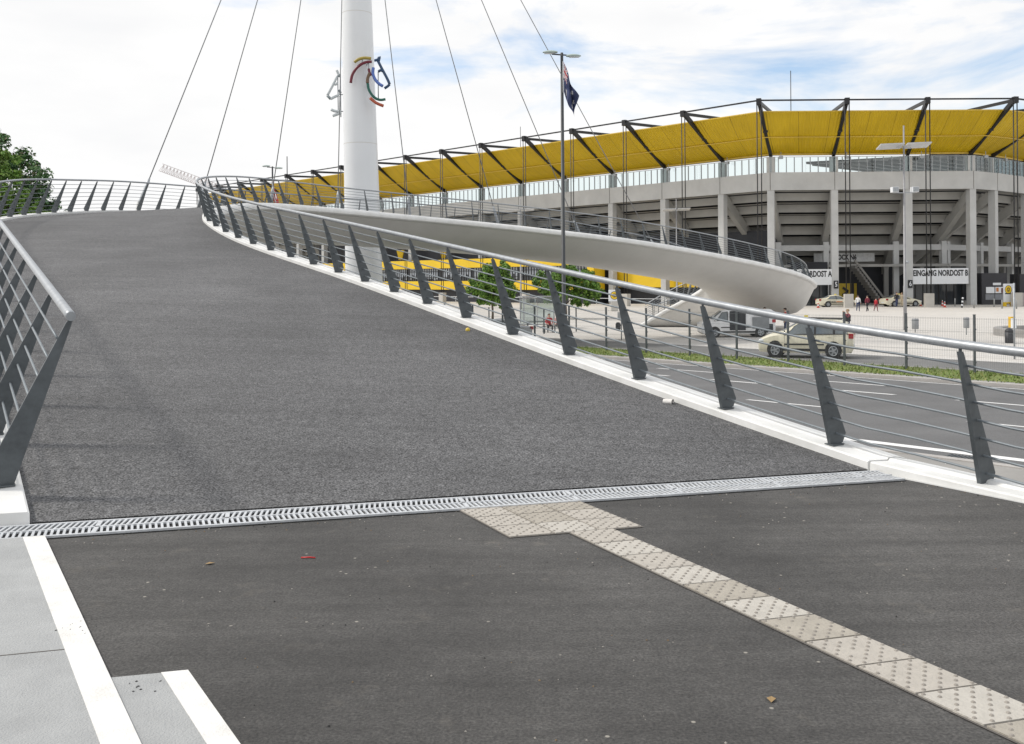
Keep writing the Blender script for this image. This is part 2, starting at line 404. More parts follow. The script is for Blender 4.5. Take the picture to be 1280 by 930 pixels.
# paving joints of the plaza, as thin dark sheets
b = MB()
for i in range(26):
    c = 61 + i * 5.2
    b.quad((cx(c, 20), 20, G + 0.004), (cx(c + 0.07, 20), 20, G + 0.004), (cx(c + 0.07, 125), 125, G + 0.004), (cx(c, 125), 125, G + 0.004))
struct(b.build('paving_joints', SIDEW))
b = MB(); rnd = random.Random(3)
for i in range(15000):
    Y = 20 + rnd.random() ** 1.3 * 62; c = 46.5 + rnd.random() * 4.5
    if rnd.random() < 0.12: c = 46.1 + rnd.random() * 0.5
    x = cx(c, Y); a = rnd.random() * 6.28; h = 0.05 + rnd.random() ** 2 * 0.11; wd = 0.018 + 0.02 * rnd.random()
    dx, dy = math.cos(a) * wd, math.sin(a) * wd; lx, ly = rnd.uniform(-.08, .08), rnd.uniform(-.08, .08)
    b.add([(x - dx, Y - dy, G + 0.08) , (x + dx, Y + dy, G + 0.08), (x + lx, Y + ly, G + 0.08 + h)], [(0, 1, 2)], 0 if rnd.random() < 0.65 else 1)
g = b.build('grass', BLADE); struct(g, 'rough green grass growing on the verge below the wire fence', 'grass', 'stuff')
# road gully
b = MB(); cxy = Vector((8.88, 19.0, G + 0.014)); ang = math.atan2(DIRR.y, DIRR.x)
b.box(cxy, (0.62, 0.42, 0.012), 1, ang)
for k in range(9):
    p = cxy + DIRR * (-0.26 + k * 0.065); b.box(p + Vector((0, 0, 0.01)), (0.03, 0.36, 0.014), 0, ang)
tag(b.build('road_gully', [POSTM, VOID]), 'slotted iron gully cover beside the white road edge line', 'drain cover')

# ------------------------------------------------------------------ the footbridge path
RS = [(3.15, 8.25, .08), (2.31, 9.80, .27), (.79, 12.3, .66), (-.9, 15.2, 1.12), (-3.3, 19.4, 1.76), (-5.6, 23.0, 2.34),
      (-7.5, 26.1, 2.87), (-8.9, 28.7, 3.36), (-9.95, 31.2, 3.8), (-10.7, 34.3, 4.27), (-11.05, 37.6, 4.68), (-10.95, 41, 5.02),
      (-10.2, 44.6, 5.22), (-8.4, 47.9, 5.24), (-5, 50, 5.02), (-1, 51.3, 4.68), (2.5, 52.2, 4.32), (6, 53.4, 3.95),
      (9.5, 55.2, 3.48), (13, 57.6, 2.97), (16.35, 60.0, 2.40), (18.7, 62, 1.86), (20.2, 64.6, 1.32), (20.7, 67.6, 1.02),
      (19.8, 70.6, .66), (17.5, 72.8, .17), (14.5, 73.8, -.41), (10.2, 74.6, -1.75)]
LX = {19: (9.4, 63.2), 20: (11.6, 64.7), 21: (13.0, 66.2), 22: (13.7, 67.5), 23: (13.9, 68.8), 24: (13.6, 70.0), 25: (12.9, 71.0),
      26: (11.8, 71.5), 27: (9.6, 72.0)}
WID = 6.5
LS = []
for i, p in enumerate(RS):
    if i in LX: q = Vector((*LX[i], p[2]))
    else:
        a = Vector(RS[max(i - 1, 0)]); c = Vector(RS[min(i + 1, len(RS) - 1)]); d = (c - a); d.z = 0; d.normalize()
        n = Vector((-d.y, d.x, 0)) * WID
        k = min(1, i / 6); k = k * k * (3 - 2 * k)
        v = Vector((-6.60, -1.66, 0)) * (1 - k) + n * k
        q = Vector(p) + v
        q.z -= (0, 0, 0, 0, 0, 0, 0, .37, .30, .26, .26, .2, .12, .05)[i] if i < 14 else 0
        if i < 7:       # the first stretch of the left edge runs dead straight
            t = (0, 1.65, 4.3, 7.45, 11.7, 15.7, 19.0)[i]
            q = Vector((-3.45 - .513 * t, 6.58 + .858 * t, .08 + .131 * t))
    LS.append(q)
PER = 8
RC = smooth_line(catmull(RS, PER), 10); LC = smooth_line(catmull(LS, PER), 10)
def tangent(c, i):
    d = c[min(i + 1, len(c) - 1)] - c[max(i - 1, 0)]; d.z = 0; return d.normalized()
def along(curve):
    s = [0.0]
    for i in range(1, len(curve)): s.append(s[-1] + (curve[i] - curve[i - 1]).length)
    return s
def at_s(curve, S_, s):
    if s <= 0: return curve[0].lerp(curve[1], s / (S_[1] or 1)) if s < 0 else curve[0].copy(), 0
    for i in range(1, len(S_)):
        if S_[i] >= s:
            t = (s - S_[i - 1]) / (S_[i] - S_[i - 1]); return curve[i - 1].lerp(curve[i], t), i
    return curve[-1].copy(), len(curve) - 1
bridge = thing('footbridge', 'white steel footbridge with asphalt deck rising and curling round to the plaza', 'bridge', (0, 0, 0))
CURB_H = 0.075
deck = MB(); hull = MB(); curb_r = MB(); curb_l = MB()
rows = []; hrows = []; rr = []; lr = []
for i in range(len(RC)):
    r0, l0 = RC[i], LC[i]
    nr = Vector((-tangent(RC, i).y, tangent(RC, i).x, 0)); nl = -Vector((-tangent(LC, i).y, tangent(LC, i).x, 0))
    if i < 20:      # close to the skewed joint both kerbs end on the joint line
        k = 1 - i / 20; jd = Vector((0.970, 0.243, 0))
        nr = (nr * (1 - k) - jd * k).normalized(); nl = (nl * (1 - k) + jd * k).normalized()
    up = Vector((0, 0, 1))
    def R_(a, z): return r0 + nr * a + up * z
    def L_(a, z): return l0 + nl * a + up * z
    prof = [(0.12, -CURB_H - 0.02), (0.12, -0.012), (0.105, 0.0), (-0.07, 0.0), (-0.085, 0.018), (-0.16, 0.022), (-0.26, 0.0), (-0.325, -0.05), (-0.355, -0.14), (-0.335, -0.24), (-0.27, -0.30), (-0.14, -0.325)]
    rr.append([R_(a, z) for a, z in prof]); lr.append([L_(a, z) for a, z in prof])
    a, c = R_(0.121, -CURB_H), L_(0.121, -CURB_H)
    rows.append([a.lerp(c, t / 6) for t in range(7)])
    u0, u1 = R_(-0.18, -0.325), L_(-0.18, -0.325)
    frac = i / (len(RC) - 1)
    dep = 1.25 + (0.45 if frac > 0.72 else 0.0) * min(1, (frac - 0.72) / 0.08 if frac > .72 else 0)
    dep = max(0.03, min(dep, (r0.z - 0.33) - G - 0.02))
    pts = []
    for t in range(15):
        f = t / 14; e_ = abs(2 * f - 1)
        p = u0.lerp(u1, f); p.z -= dep * (1 - e_ ** (2.6 + 5.0 * max(0, min(1, (frac - .74) / .1)))); p.z = max(p.z, G - 0.02); pts.append(p)
    hrows.append(pts)
deck.grid(rows, 0, True); hull.grid(hrows, 0, True)
curb_r.grid(rr, 0, True); curb_l.grid(lr, 0, True)
for bb, row in ((curb_r, rr), (curb_l, lr)):
    bb.add(row[0], [tuple(range(len(prof)))]); bb.add(row[-1], [tuple(range(len(prof)))])
hull.add(hrows[0], [tuple(range(15))]); hull.add(hrows[-1], [tuple(range(15))])
deck.build('deck_surface', DECK, bridge)
hull.build('hull', HULLM, bridge)
for bb in (curb_r, curb_l):
    o = bb.build('curb', WHITE, bridge)
    md = o.modifiers.new('edge', 'EDGE_SPLIT'); md.split_angle = R(35)

# ------------------------------------------------------------------ railings
def post_mesh(H, lean, base=0.205):
    b = MB(); t = 0.017
    prof = [(0.055, 0.0), (-0.09, 0.0), (-0.10, 0.03), (-base + 0.07, 0.10), (lean - 0.022, H - 0.045), (lean - 0.01, H - 0.03), (lean + 0.022, H - 0.03), (lean + 0.012, H - 0.07)]
    n = len(prof)
    b.add([(-t, a, z) for a, z in prof] + [(t, a, z) for a, z in prof],
          [tuple(range(n)), tuple(reversed(range(n, 2 * n)))] + [(k, n + k, n + (k + 1) % n, (k + 1) % n) for k in range(n)])
    b.box((0, -0.02, 0.006), (0.10, 0.17, 0.012))
    b.tube([(0, lean, H - 0.05), (0, lean, H)], 0.012, 6)
    return b.mesh('post', POSTM)
def railing(curve, side, s0, s1, pitch, H, lean, label, first=0.0, group=None, ext=(0, 0), extra=()):
    """curve = post line on the kerb; side +1 when the deck lies to the left of the direction of travel"""
    S_ = along(curve); root = thing('railing', label, 'railing', (0, 0, 0), 0, group)
    me = post_mesh(H, lean)
    def frame(s):
        p, i = at_s(curve, S_, s); d = tangent(curve, max(1, min(i, len(curve) - 2)))
        n = Vector((-d.y, d.x, 0)) * side
        return p, d, n
    s = s0 + first; k = 0
    while s <= s1 + 1e-4 and k < 99:
        p, d, n = frame(s)
        o = link('post', me, root)
        o.matrix_local = Matrix(((d.x, n.x, 0, p.x), (d.y, n.y, 0, p.y), (0, 0, 1, p.z), (0, 0, 0, 1)))
        s += pitch; k += 1
    for s in extra:
        p, d, n = frame(s); o = link('post', me, root)
        o.matrix_local = Matrix(((d.x, n.x, 0, p.x), (d.y, n.y, 0, p.y), (0, 0, 1, p.z), (0, 0, 0, 1)))
    step = 0.45; cnt = int((s1 - s0) / step)
    fr = [frame(s0 + (s1 - s0) * j / cnt) for j in range(cnt + 1)]
    b = MB()
    tp = [p + n * lean + Vector((0, 0, H + 0.02)) for p, d, n in fr]
    tp = smooth_line(tp, 3)
    if ext[0]: tp = [tp[0] + (tp[0] - tp[1]).normalized() * ext[0]] + tp
    b.tube(tp, 0.036, 10); b.build('top_rail', GALV, root)
    for r_ in range(7):
        f = (r_ + 0.75) / 7.75
        z = f * H; ln = -0.045 + (lean + 0.02) * f
        b = MB(); b.tube([p + n * ln + Vector((0, 0, z)) for p, d, n in fr], 0.0105, 6)
        b.build('rod', ROD, root)
    return root
# right-hand railing starts on the landing behind the camera and follows the inner kerb
land_r = [Vector((5.9 - 0.5115 * 5.3 * k / 10 - 0.0 , 3.72 + 0.8593 * 5.3 * k / 10, 0.075 - min(.12, .12 * max(0, 9.3 - k) * .53))) for k in range(10)]
rcurve = land_r + RC
S_R = along(rcurve); s_joint = S_R[len(land_r)]
s_p1 = s_joint - 0.93
s_start = s_p1 - 1.45 * 3
railing(rcurve, 1, s_start, S_R[-1] - 0.4, 1.45, 1.10, 0.30, 'long grey railing along the right edge of the deck and the near landing')
S_L = along(LC)
railing(LC, -1, 0.60, S_L[-1] - 0.4, 1.45, 1.24, 0.44, 'grey railing along the left edge of the deck with its tube end showing at left', ext=(0.12, 0), extra=[81.9 + .52 * k for k in range(15)])

# ------------------------------------------------------------------ landing, joint grating, tactile strip, steps
b = MB()
jA, jB = Vector((-3.36, 6.50, 0)), Vector((3.02, 8.11, 0))      # far edge of the landing, along the drain
jd = (jB - jA).normalized()
kr = Vector((-0.5115, 0.8593, 0)); kn = Vector((0.8593, 0.5115, 0))
r_near = jB - kr * 17
poly = [jA - jd * 7, jB, r_near, Vector((-14, -7, 0)), Vector((-14, 4, 0))]
b.add([(p.x, p.y, 0) for p in poly], [tuple(reversed(range(5)))])
struct(b.build('landing_surface', LAND))
b = MB()
out = [jA - jd * 8 + Vector((-.2, .25, 0)), jB + kn * 0.36 + Vector((0, .28, 0)), r_near + kn * 0.36, Vector((-15, -8, 0)), Vector((-15, 4.5, 0))]
b.add([(p.x, p.y, -0.006) for p in out] + [(p.x, p.y, G) for p in out], [(4, 3, 2, 1, 0)] + [(k, (k + 1) % 5, 5 + (k + 1) % 5, 5 + k) for k in range(5)])
tag(b.build('landing_wall', CONC), 'concrete retaining wall carrying the asphalt landing at the bridge foot', 'wall')
# kerb of the landing on the right
b = MB(); rows = []
prof = [(0.12, -0.09), (0.12, -0.012), (0.105, 0.0), (-0.05, 0.0), (-0.065, 0.02), (-0.12, 0.024), (-0.25, 0.004), (-0.30, -0.06), (-0.32, -0.2), (-0.32, -0.6)]
k0 = Vector((3.15, 8.25, 0.075)) - kr * 0.03
for k in range(12):
    p = k0 - kr * (k * 1.4); p.z -= min(.05, .05 * k)
    n = -kn if k else (-Vector((0.985, 0.174, 0)))
    rows.append([p + n * a + Vector((0, 0, z)) for a, z in prof])
b.grid(rows, 0, True); b.add(rows[0], [tuple(range(len(prof)))])
o = b.build('landing_curb', WHITE); md = o.modifiers.new('edge', 'EDGE_SPLIT'); md.split_angle = R(35)
tag(o, 'white painted kerb on the right edge of the near landing, below the railing', 'kerb')
# dark expansion joint between the kerbs and grating
gr = thing('drain_grating', 'long galvanised slotted drain grating crossing the foot of the bridge', 'drain grating', (0, 0, 0))
ga = jA + Vector((0.04, 0.0, 0)) - jd * 1.2; gl = (jB - ga).length + 0.06
gn = Vector((-jd.y, jd.x, 0)); GW = 0.36; ang = math.atan2(jd.y, jd.x)
b = MB(); mid = ga + jd * gl / 2
lo = ga - gn * GW
def gp(s, t, z): return ga + jd * s - gn * t + Vector((0, 0, z))
b.quad(gp(0, -0.03, 0.0035), gp(gl, -0.03, 0.0035), gp(gl, GW + 0.015, 0.0035), gp(0, GW + 0.015, 0.0035)); b.build('channel', VOID, gr)
b = MB()
for t, wd in ((0.012, 0.024), (GW / 2, 0.022), (GW - 0.012, 0.026)):
    b.bar(gp(0, t, 0.012), gp(gl, t, 0.012), wd, 0.014)
pitch = 0.038; n = int(gl / pitch)
for k in range(n):
    s = k * pitch + 0.02
    if k % 22 == 0:
        b.bar(gp(s, 0.02, 0.0125), gp(s, GW - 0.02, 0.0125), 0.03, 0.013, up=(0, 0, 1)); continue
    b.bar(gp(s + 0.012, 0.022, 0.011), gp(s - 0.006, GW / 2 - 0.01, 0.011), 0.0165, 0.012)
    b.bar(gp(s - 0.006, GW / 2 + 0.01, 0.011), gp(s + 0.012, GW - 0.024, 0.011), 0.0165, 0.012)
b.build('slotted_grate', GRATE, gr)
# tactile paving
td = Vector((0.443, -0.8965, 0)); tw = Vector((0.965, 0.262, 0))
b = MB(); bj = MB(); rnd = random.Random(11)
TB = 0.0095
def tile(o, u, v, su, sv):
    mi = rnd.choice((0, 0, 2, 0, 1, 2))
    gpx = 0.0065
    p = [o + u * gpx + v * gpx, o + u * (su - gpx) + v * gpx, o + u * (su - gpx) + v * (sv - gpx), o + u * gpx + v * (sv - gpx)]
    dz = rnd.uniform(0, 0.0015)
    b.add([(q.x, q.y, 0.004) for q in p] + [(q.x, q.y, TB + dz) for q in p], [(4, 7, 6, 5), (0, 4, 5, 1), (1, 5, 6, 2), (2, 6, 7, 3), (3, 7, 4, 0)], mi)
    n = 8
    for i in range(n):
        for j in range(n):
            if (i + j) % 2: continue
            if rnd.random() < 0.06: continue
            c = o + u * (su * (i + 0.5) / n) + v * (sv * (j + 0.5) / n); rad = 0.0098
            ring = [(c.x + rad * math.cos(a * math.pi / 3), c.y + rad * math.sin(a * math.pi / 3), TB + dz + 0.0005) for a in range(6)]
            top = [(c.x + rad * .55 * math.cos(a * math.pi / 3), c.y + rad * .55 * math.sin(a * math.pi / 3), TB + dz + 0.0055) for a in range(6)]
            b.add(ring + top, [(k, (k + 1) % 6, 6 + (k + 1) % 6, 6 + k) for k in range(6)] + [(6, 7, 8, 9, 10, 11)], 3)
o0 = Vector((-0.415, 6.92, 0))
for i in range(3):
    for j in range(3): tile(o0 + tw * (0.305 * i) + td * (0.285 * j + 0.02), tw, td, 0.305, 0.285)
s0 = o0 + tw * 0.40 + td * (0.285 * 3 + 0.02)
for k in range(16): tile(s0 + td * (0.305 * k), tw, td, 0.305, 0.305)
def sheet(bb, o, u, v, su, sv, z): bb.quad(*[(q.x, q.y, z) for q in (o - u * .006 - v * .006, o + u * (su + .006) - v * .006, o + u * (su + .006) + v * (sv + .006), o - u * .006 + v * (sv + .006))])
sheet(bj, o0 + td * 0.02, tw, td, 0.915, 0.855, 0.004); sheet(bj, s0 + td * .01, tw, td, 0.305, 4.9, 0.0042)
struct(bj.build('paving_bed', JOINT))
struct(b.build('tactile_paving', TILE + [TBUMP]), 'pale studded tactile paving strip leading to the drain grating', 'paving')
# concrete steps at the left: upper platform and one lower tread, each with a white painted nosing
def prism(bb, pts, z0, z1, mi=0):
    n = len(pts)
    bb.add([(p[0], p[1], z0) for p in pts] + [(p[0], p[1], z1) for p in pts], [tuple(range(n, 2 * n))] + [(k, (k + 1) % n, n + (k + 1) % n, n + k) for k in range(n)], mi)
st = thing('concrete_steps', 'pale concrete steps with white painted edges at the left of the landing', 'steps', (0, 0, 0))
def lerp2(a, c, t): return (a[0] + (c[0] - a[0]) * t, a[1] + (c[1] - a[1]) * t)
# platform edge line (right side of the first white strip) and lower tread edge
e1a, e1b = (-3.03, 6.2), (-0.598, 2.2)
w1 = -0.125
e2a, e2b = (-1.383, 4.06), (-0.226, 2.2)
b = MB(); b2 = MB()
zp, zt = 0.022, 0.011
g_l = (-9.0, 6.2 - 1.46)
prism(b, [(e1a[0] + w1, e1a[1] - 0.035), g_l, (-9.0, 2.2), (e1b[0] + w1 - 0.02, e1b[1])], 0.0, zp)
b.build('platform', STEPM, st)
prism(b2, [e1a, (e1a[0] + w1, e1a[1] - 0.035), (e1b[0] + w1 - 0.02, e1b[1]), e1b], 0.0, zp + 0.002)
b2.build('nosing', LINEW, st)
b = MB(); b2 = MB()
m1 = (e1a[0] + (e1b[0] - e1a[0]) * 0.548 + .005, e1a[1] + (e1b[1] - e1a[1]) * 0.548)
prism(b, [(e2a[0] - 0.105, e2a[1] - 0.025), (-1.683, 3.99), (e1b[0] + .003, e1b[1]), (e2b[0] - 0.115, e2b[1])], 0.0, zt)
b.build('tread', STEPM, st)
prism(b2, [e2a, (e2a[0] - 0.105, e2a[1] - 0.025), (e2b[0] - 0.115, e2b[1]), e2b], 0.0, zt + 0.002)
b2.build('nosing', LINEW, st)
b = MB()
for t in (0.475,):
    p = lerp2(e1a, e1b, t); b.bar((p[0] + w1 - .005, p[1] - .03, zp + 0.0005), (p[0] - 5, p[1] - 1.32, zp + 0.0005), 0.006, 0.003)
b.build('slab_joint', JOINT, st)
# litter
b = MB(); b.ball((0, 0, 0.033), (0.034, 0.032, 0.033), 12, 9)
o = b.build('yellow_ball', mat('yellow fruit', (0.75, 0.55, 0.08), 0.5)); o.location = (-0.66, 14.2, 0.885)
tag(o, 'small yellow ball lying on the deck against the white kerb', 'ball')
b = MB()
prof = [(0.031, 0.0), (0.036, 0.05), (0.043, 0.10), (0.044, 0.105)]
rows = [[(rr_ * math.cos(a * math.pi / 6), rr_ * (0.7 if z > .05 else .9) * math.sin(a * math.pi / 6), z) for a in range(12)] for rr_, z in prof]
b.grid(rows, 0, True, True); b.add(rows[0], [tuple(range(12))], 1)
o = b.build('paper_cup', [mat('cup paper', (0.75, 0.73, 0.70), 0.7), mat('cup brown', (0.26, 0.14, 0.10), 0.7)])
o.rotation_euler = (R(90), 0, R(60)); o.location = (1.64, 10.45, 0.315)
tag(o, 'crushed white and brown paper cup lying beside the white kerb', 'paper cup')
b = MB(); b.tube([(0, 0, 0.004), (0.05, 0.006, 0.004), (0.085, -0.004, 0.004)], 0.004, 6)
o = b.build('red_straw', mat('red plastic', (0.6, 0.02, 0.02), 0.4)); o.location = (-1.27, 5.72, 0.002)
tag(o, 'thin red plastic straw lying on the near asphalt', 'straw')
rnd = random.Random(5); lm = mat('dry leaf', (0.30, 0.20, 0.09), 0.8, var=0.3)
for k, (x, y, lab) in enumerate([(-1.78, 5.62, 'small dry brown leaf on the near asphalt left of the red straw'),
                                 (1.0, 3.75, 'dry brown leaf on the near asphalt left of the tactile strip'),
                                 (1.02, 5.0, 'tiny brown leaf on the asphalt close to the tactile strip bend')]):
    b = MB(); q = 0.018
    b.add([(-q * 1.6, 0, .002), (0, -q, .006), (q * 1.8, 0, .003), (0, q, .007), (0, 0, .003)], [(0, 1, 4), (1, 2, 4), (2, 3, 4), (3, 0, 4)])
    o = b.build('dry_leaf', lm); o.location = (x, y, 0.003); o.rotation_euler = (0, 0, rnd.random() * 6)
    tag(o, lab, 'leaf', 'dry leaves on the landing')

b = MB(); rnd = random.Random(9)
for k in range(420):
    t = rnd.random(); 
    if t < .62: x, y = rnd.uniform(-2.6, 4.2), rnd.uniform(2.3, 7.2); z = 0.0
    elif t < .82:
        s = rnd.uniform(.0, 6.0); p = Vector((3.02, 8.11, 0)) - kr * s - kn * abs(rnd.gauss(0, .12)); x, y, z = p.x, p.y, 0.0
    else:
        s = rnd.uniform(0, 1); p = jA.lerp(jB, s) - gn * (GW + .03 + abs(rnd.gauss(0, .09))); x, y, z = p.x, p.y, 0.0
    if (x - (-3.0)) < (6.2 - y) * .608 + .05: continue
    if y < 4.06 and x < -1.355 + (4.06 - y) * .622 + .05: continue
    if (Vector((x, y, 0)) - jA).dot(gn) > -GW - .02: continue
    r_ = rnd.uniform(.0025, .0065) * (1.3 if rnd.random() < .1 else 1)
    a = rnd.random() * 6.28; pts = [(x + r_ * math.cos(a + q * 1.57) * rnd.uniform(.7, 1.3), y + r_ * math.sin(a + q * 1.57) * rnd.uniform(.7, 1.3), z + .0008) for q in range(4)] + [(x, y, z + r_ * 1.1)]
    b.add(pts, [(0, 1, 4), (1, 2, 4), (2, 3, 4), (3, 0, 4)], rnd.choice((0, 0, 1, 2)))
for k in range(46):
    if k < 14: x, y, z = -2.05 + rnd.gauss(0, .06), 4.55 + rnd.gauss(0, .05), .022
    elif k < 30: x, y, z = -1.55 + rnd.gauss(0, .07), 3.9 + rnd.gauss(0, .04), .011
    else: x, y, z = -1.45 + rnd.gauss(0, .05), 3.45 + rnd.gauss(0, .05), .011
    if z < .02 and (y > 3.98 or x < -1.62 + (3.99 - y) * .608): continue
    r_ = rnd.uniform(.003, .008); pts = [(x + r_ * math.cos(q * 1.57 + k) * rnd.uniform(.6, 1.5), y + r_ * math.sin(q * 1.57 + k) * rnd.uniform(.6, 1.5), z + .001) for q in range(4)] + [(x, y, z + .004)]
    b.add(pts, [(0, 1, 4), (1, 2, 4), (2, 3, 4), (3, 0, 4)], 1)
struct(b.build('grit', [mat('grit pale', (.33, .31, .28), .9), mat('grit dark', (.03, .03, .03), .9), mat('grit brown', (.20, .14, .08), .9)]), 'loose grit and tiny stones scattered over the near asphalt', 'grit', 'stuff')

# ------------------------------------------------------------------ mast, cables, horse emblems
mast = thing('mast', 'tall white tapering steel mast standing behind the curved footbridge', 'mast', (-9.02, 59.0, G))
b = MB(); rows = []
MT = Vector((-0.75, 0, 0)) / 40.0        # slight lean to the left, per metre of height
def mast_r(z): return 1.17 - 0.0122 * z if z < 50 else 0.5
for z in [0, 1, 3, 6, 10, 12.0, 12.02, 16, 20, 20.02, 26, 32, 38, 43, 45, 46]:
    r_ = mast_r(z) * (1 if z < 44 else (0.7 if z < 46 else 0.25)); c = MT * z
    rows.append([(c.x + r_ * math.cos(a * math.pi / 20), r_ * math.sin(a * math.pi / 20), z) for a in range(40)])
b.grid(rows, 0, True, True); b.build('shaft', MASTM, mast)
b = MB()
for zz in (12.0, 20.0, 32.0):
    r_ = mast_r(zz) + 0.004; c = MT * zz
    b.grid([[(c.x + r_ * math.cos(a * math.pi / 20), r_ * math.sin(a * math.pi / 20), zz + dz) for a in range(40)] for dz in (-0.02, 0.02)], 0, True, True)
b.build('weld_ring', HULLM, mast)
b = MB(); c = MT * 40.4; b.tube([(c.x, 0, 39.7), (c.x, 0, 41.1)], 0.95, 24); b.build('cable_collar', GALV, mast)
HEAD = Vector((-9.02, 59.0, G)) + MT * 40.4 + Vector((0, 0, 40.4))
CABLES = [(41.5, 'leftmost stay cable, reaching the outer railing near the bridge crest'), (45.8, 'second stay cable from the left, ending where the two railings cross'),
          (50.5, 'stay cable ending beside the red and white flag'), (54.6, 'near-vertical stay cable running down along the left side of the mast'),
          (59.0, 'first stay cable right of the mast'), (64.5, 'second stay cable right of the mast'),
          (70.2, 'third stay cable right of the mast, left of the flag lamp'), (77.0, 'rightmost stay cable, passing behind the navy flag')]
GRP = 'stay cables from the mast'
for k, (s, lab) in enumerate(CABLES):
    p, i = at_s(LC, S_L, s); d = tangent(LC, i); n = Vector((-d.y, d.x, 0))
    foot = p + n * 0.34 + Vector((0, 0, 0.0))
    root = thing('stay_cable', lab, 'cable', foot, 0, GRP)
    dv = (HEAD - foot); u = dv.normalized(); top = dv - u * 0.9
    b = MB(); b.tube([u * 1.7, top], 0.027, 7); b.build('strand', mat('cable steel', (0.30, 0.31, 0.325), 0.45, 0.5), root)
    b = MB(); b.tube([u * 0.25, u * 0.5, u * 1.5, u * 1.75], [0.05, 0.085, 0.085, 0.04], 10); b.build('socket', GALV, root)
    b = MB(); b.bar(Vector((0, 0, -0.25)), u * 0.45, 0.05, 0.26); b.build('anchor_lug', WHITE, root)

def emblem(pieces, D, cxp, cyp, k, label, mats, name='horse_emblem', poles=()):
    loc = Vector(((cxp - 640) / 1200 * D, D, EYE + (351.4 - cyp) * D / 1200))
    root = thing(name, label, 'emblem', loc)
    f = D / 1200
    for pts, mi, th in pieces:
        P = [Vector(((x - cxp) * f, 0.0, -(y - cyp) * f)) for x, y in pts]
        if len(P) > 2: P = catmull(P, 4)
        b = MB(); b.tube(P, th * f * .66, 8)
        b.build('curved_bar', mats[mi], root)
    for a, c in poles:
        b = MB(); b.tube([Vector(((a[0] - cxp) * f, a[2] if len(a) > 2 else 0.05, -(a[1] - cyp) * f)), Vector(((c[0] - cxp) * f, c[2] if len(c) > 2 else 0.05, -(c[1] - cyp) * f))], 0.035, 6)
        b.build('mounting_tube', GALV, root)
    return root
EM = [mat('emblem ochre', (0.36, 0.28, 0.06), 0.4), mat('emblem maroon', (0.15, 0.015, 0.03), 0.4), mat('emblem dark blue', (0.02, 0.06, 0.14), 0.4),
      mat('emblem blue', (0.10, 0.18, 0.50), 0.4), mat('emblem brown', (0.16, 0.10, 0.06), 0.4), mat('emblem green', (0.01, 0.11, 0.08), 0.4), mat('emblem red', (0.45, 0.10, 0.05), 0.4)]
emblem([([(445, 77.6), (451, 73.8), (458, 72.4), (466, 73.2)], 0, 3.0),
        ([(440.3, 103.5), (442.2, 94), (447, 86), (454, 80), (461, 77.5), (467, 77.2)], 1, 2.7),
        ([(470, 75.8), (474, 74.6), (476.6, 71.2), (475.4, 76.5)], 2, 2.6),
        ([(474.5, 76), (480, 87), (486, 98.5), (489, 105.5)], 2, 2.6), ([(489, 105.5), (486.5, 108), (482.5, 110.6)], 2, 2.6), ([(475, 89.5), (478, 88), (480.5, 89)], 2, 2.6),
        ([(468.8, 84.5), (468.2, 92), (471, 99.5), (476, 105), (480.5, 107.8)], 3, 2.9),
        ([(463, 86), (463.8, 90), (465.8, 94.5)], 1, 2.4),
        ([(464.2, 91), (461.6, 98), (461.4, 104)], 4, 3.0),
        ([(461.4, 104), (463, 112), (467, 119), (472.5, 123.6), (478, 125), (483.6, 124.2)], 5, 2.5),
        ([(464.5, 122.5), (470, 127.4), (475, 130.2), (481, 132.6)], 6, 2.9)],
       57.6, 465, 100, 1, 'horse head emblem of coloured curved bars fixed to the mast', EM,
       poles=[((474.6, 88), (474.6, 123.5)), ((463, 77.3, 0), (463, 90, 0)), ((455, 79, 0), (455, 74, 0)), ((463, 106, 0), (458, 106, 0.75)), ((463, 78, 0), (458, 78, 0.75)), ((469, 92, 0), (463, 92, 0.4))])
EG = [mat('emblem grey', (0.50, 0.54, 0.56), 0.4), mat('emblem grey dark', (0.25, 0.29, 0.31), 0.4)]
emblem([([(423, 87.5), (424.5, 91), (425.8, 95)], 0, 2.4), ([(423.5, 95), (418, 106), (411, 119)], 0, 2.4), ([(411, 119), (415.2, 123.4)], 1, 2.6),
        ([(415.2, 123.4), (420, 120.8), (427, 118)], 0, 2.6), ([(417.5, 104), (421.5, 105.5), (424, 103)], 0, 2.0), ([(426, 112), (427.5, 116)], 1, 2.4),
        ([(415.5, 136.6), (421, 138.6), (428, 139)], 0, 2.8), ([(417.5, 144.4), (423, 142.6), (428, 140)], 0, 2.8), ([(424, 94), (427.5, 94.4)], 1, 3.2)],
       60.2, 420, 116, 1, 'second emblem of grey curved bars seen from behind, left of the mast', EG,
       poles=[((424, 88, 0.04), (424.4, 142, 0.04)), ((427.4, 92, 0.04), (427.6, 146, 0.04)), ((427, 118, 0), (434, 118, 0.0)), ((427, 139, 0), (434, 139, 0.0))])
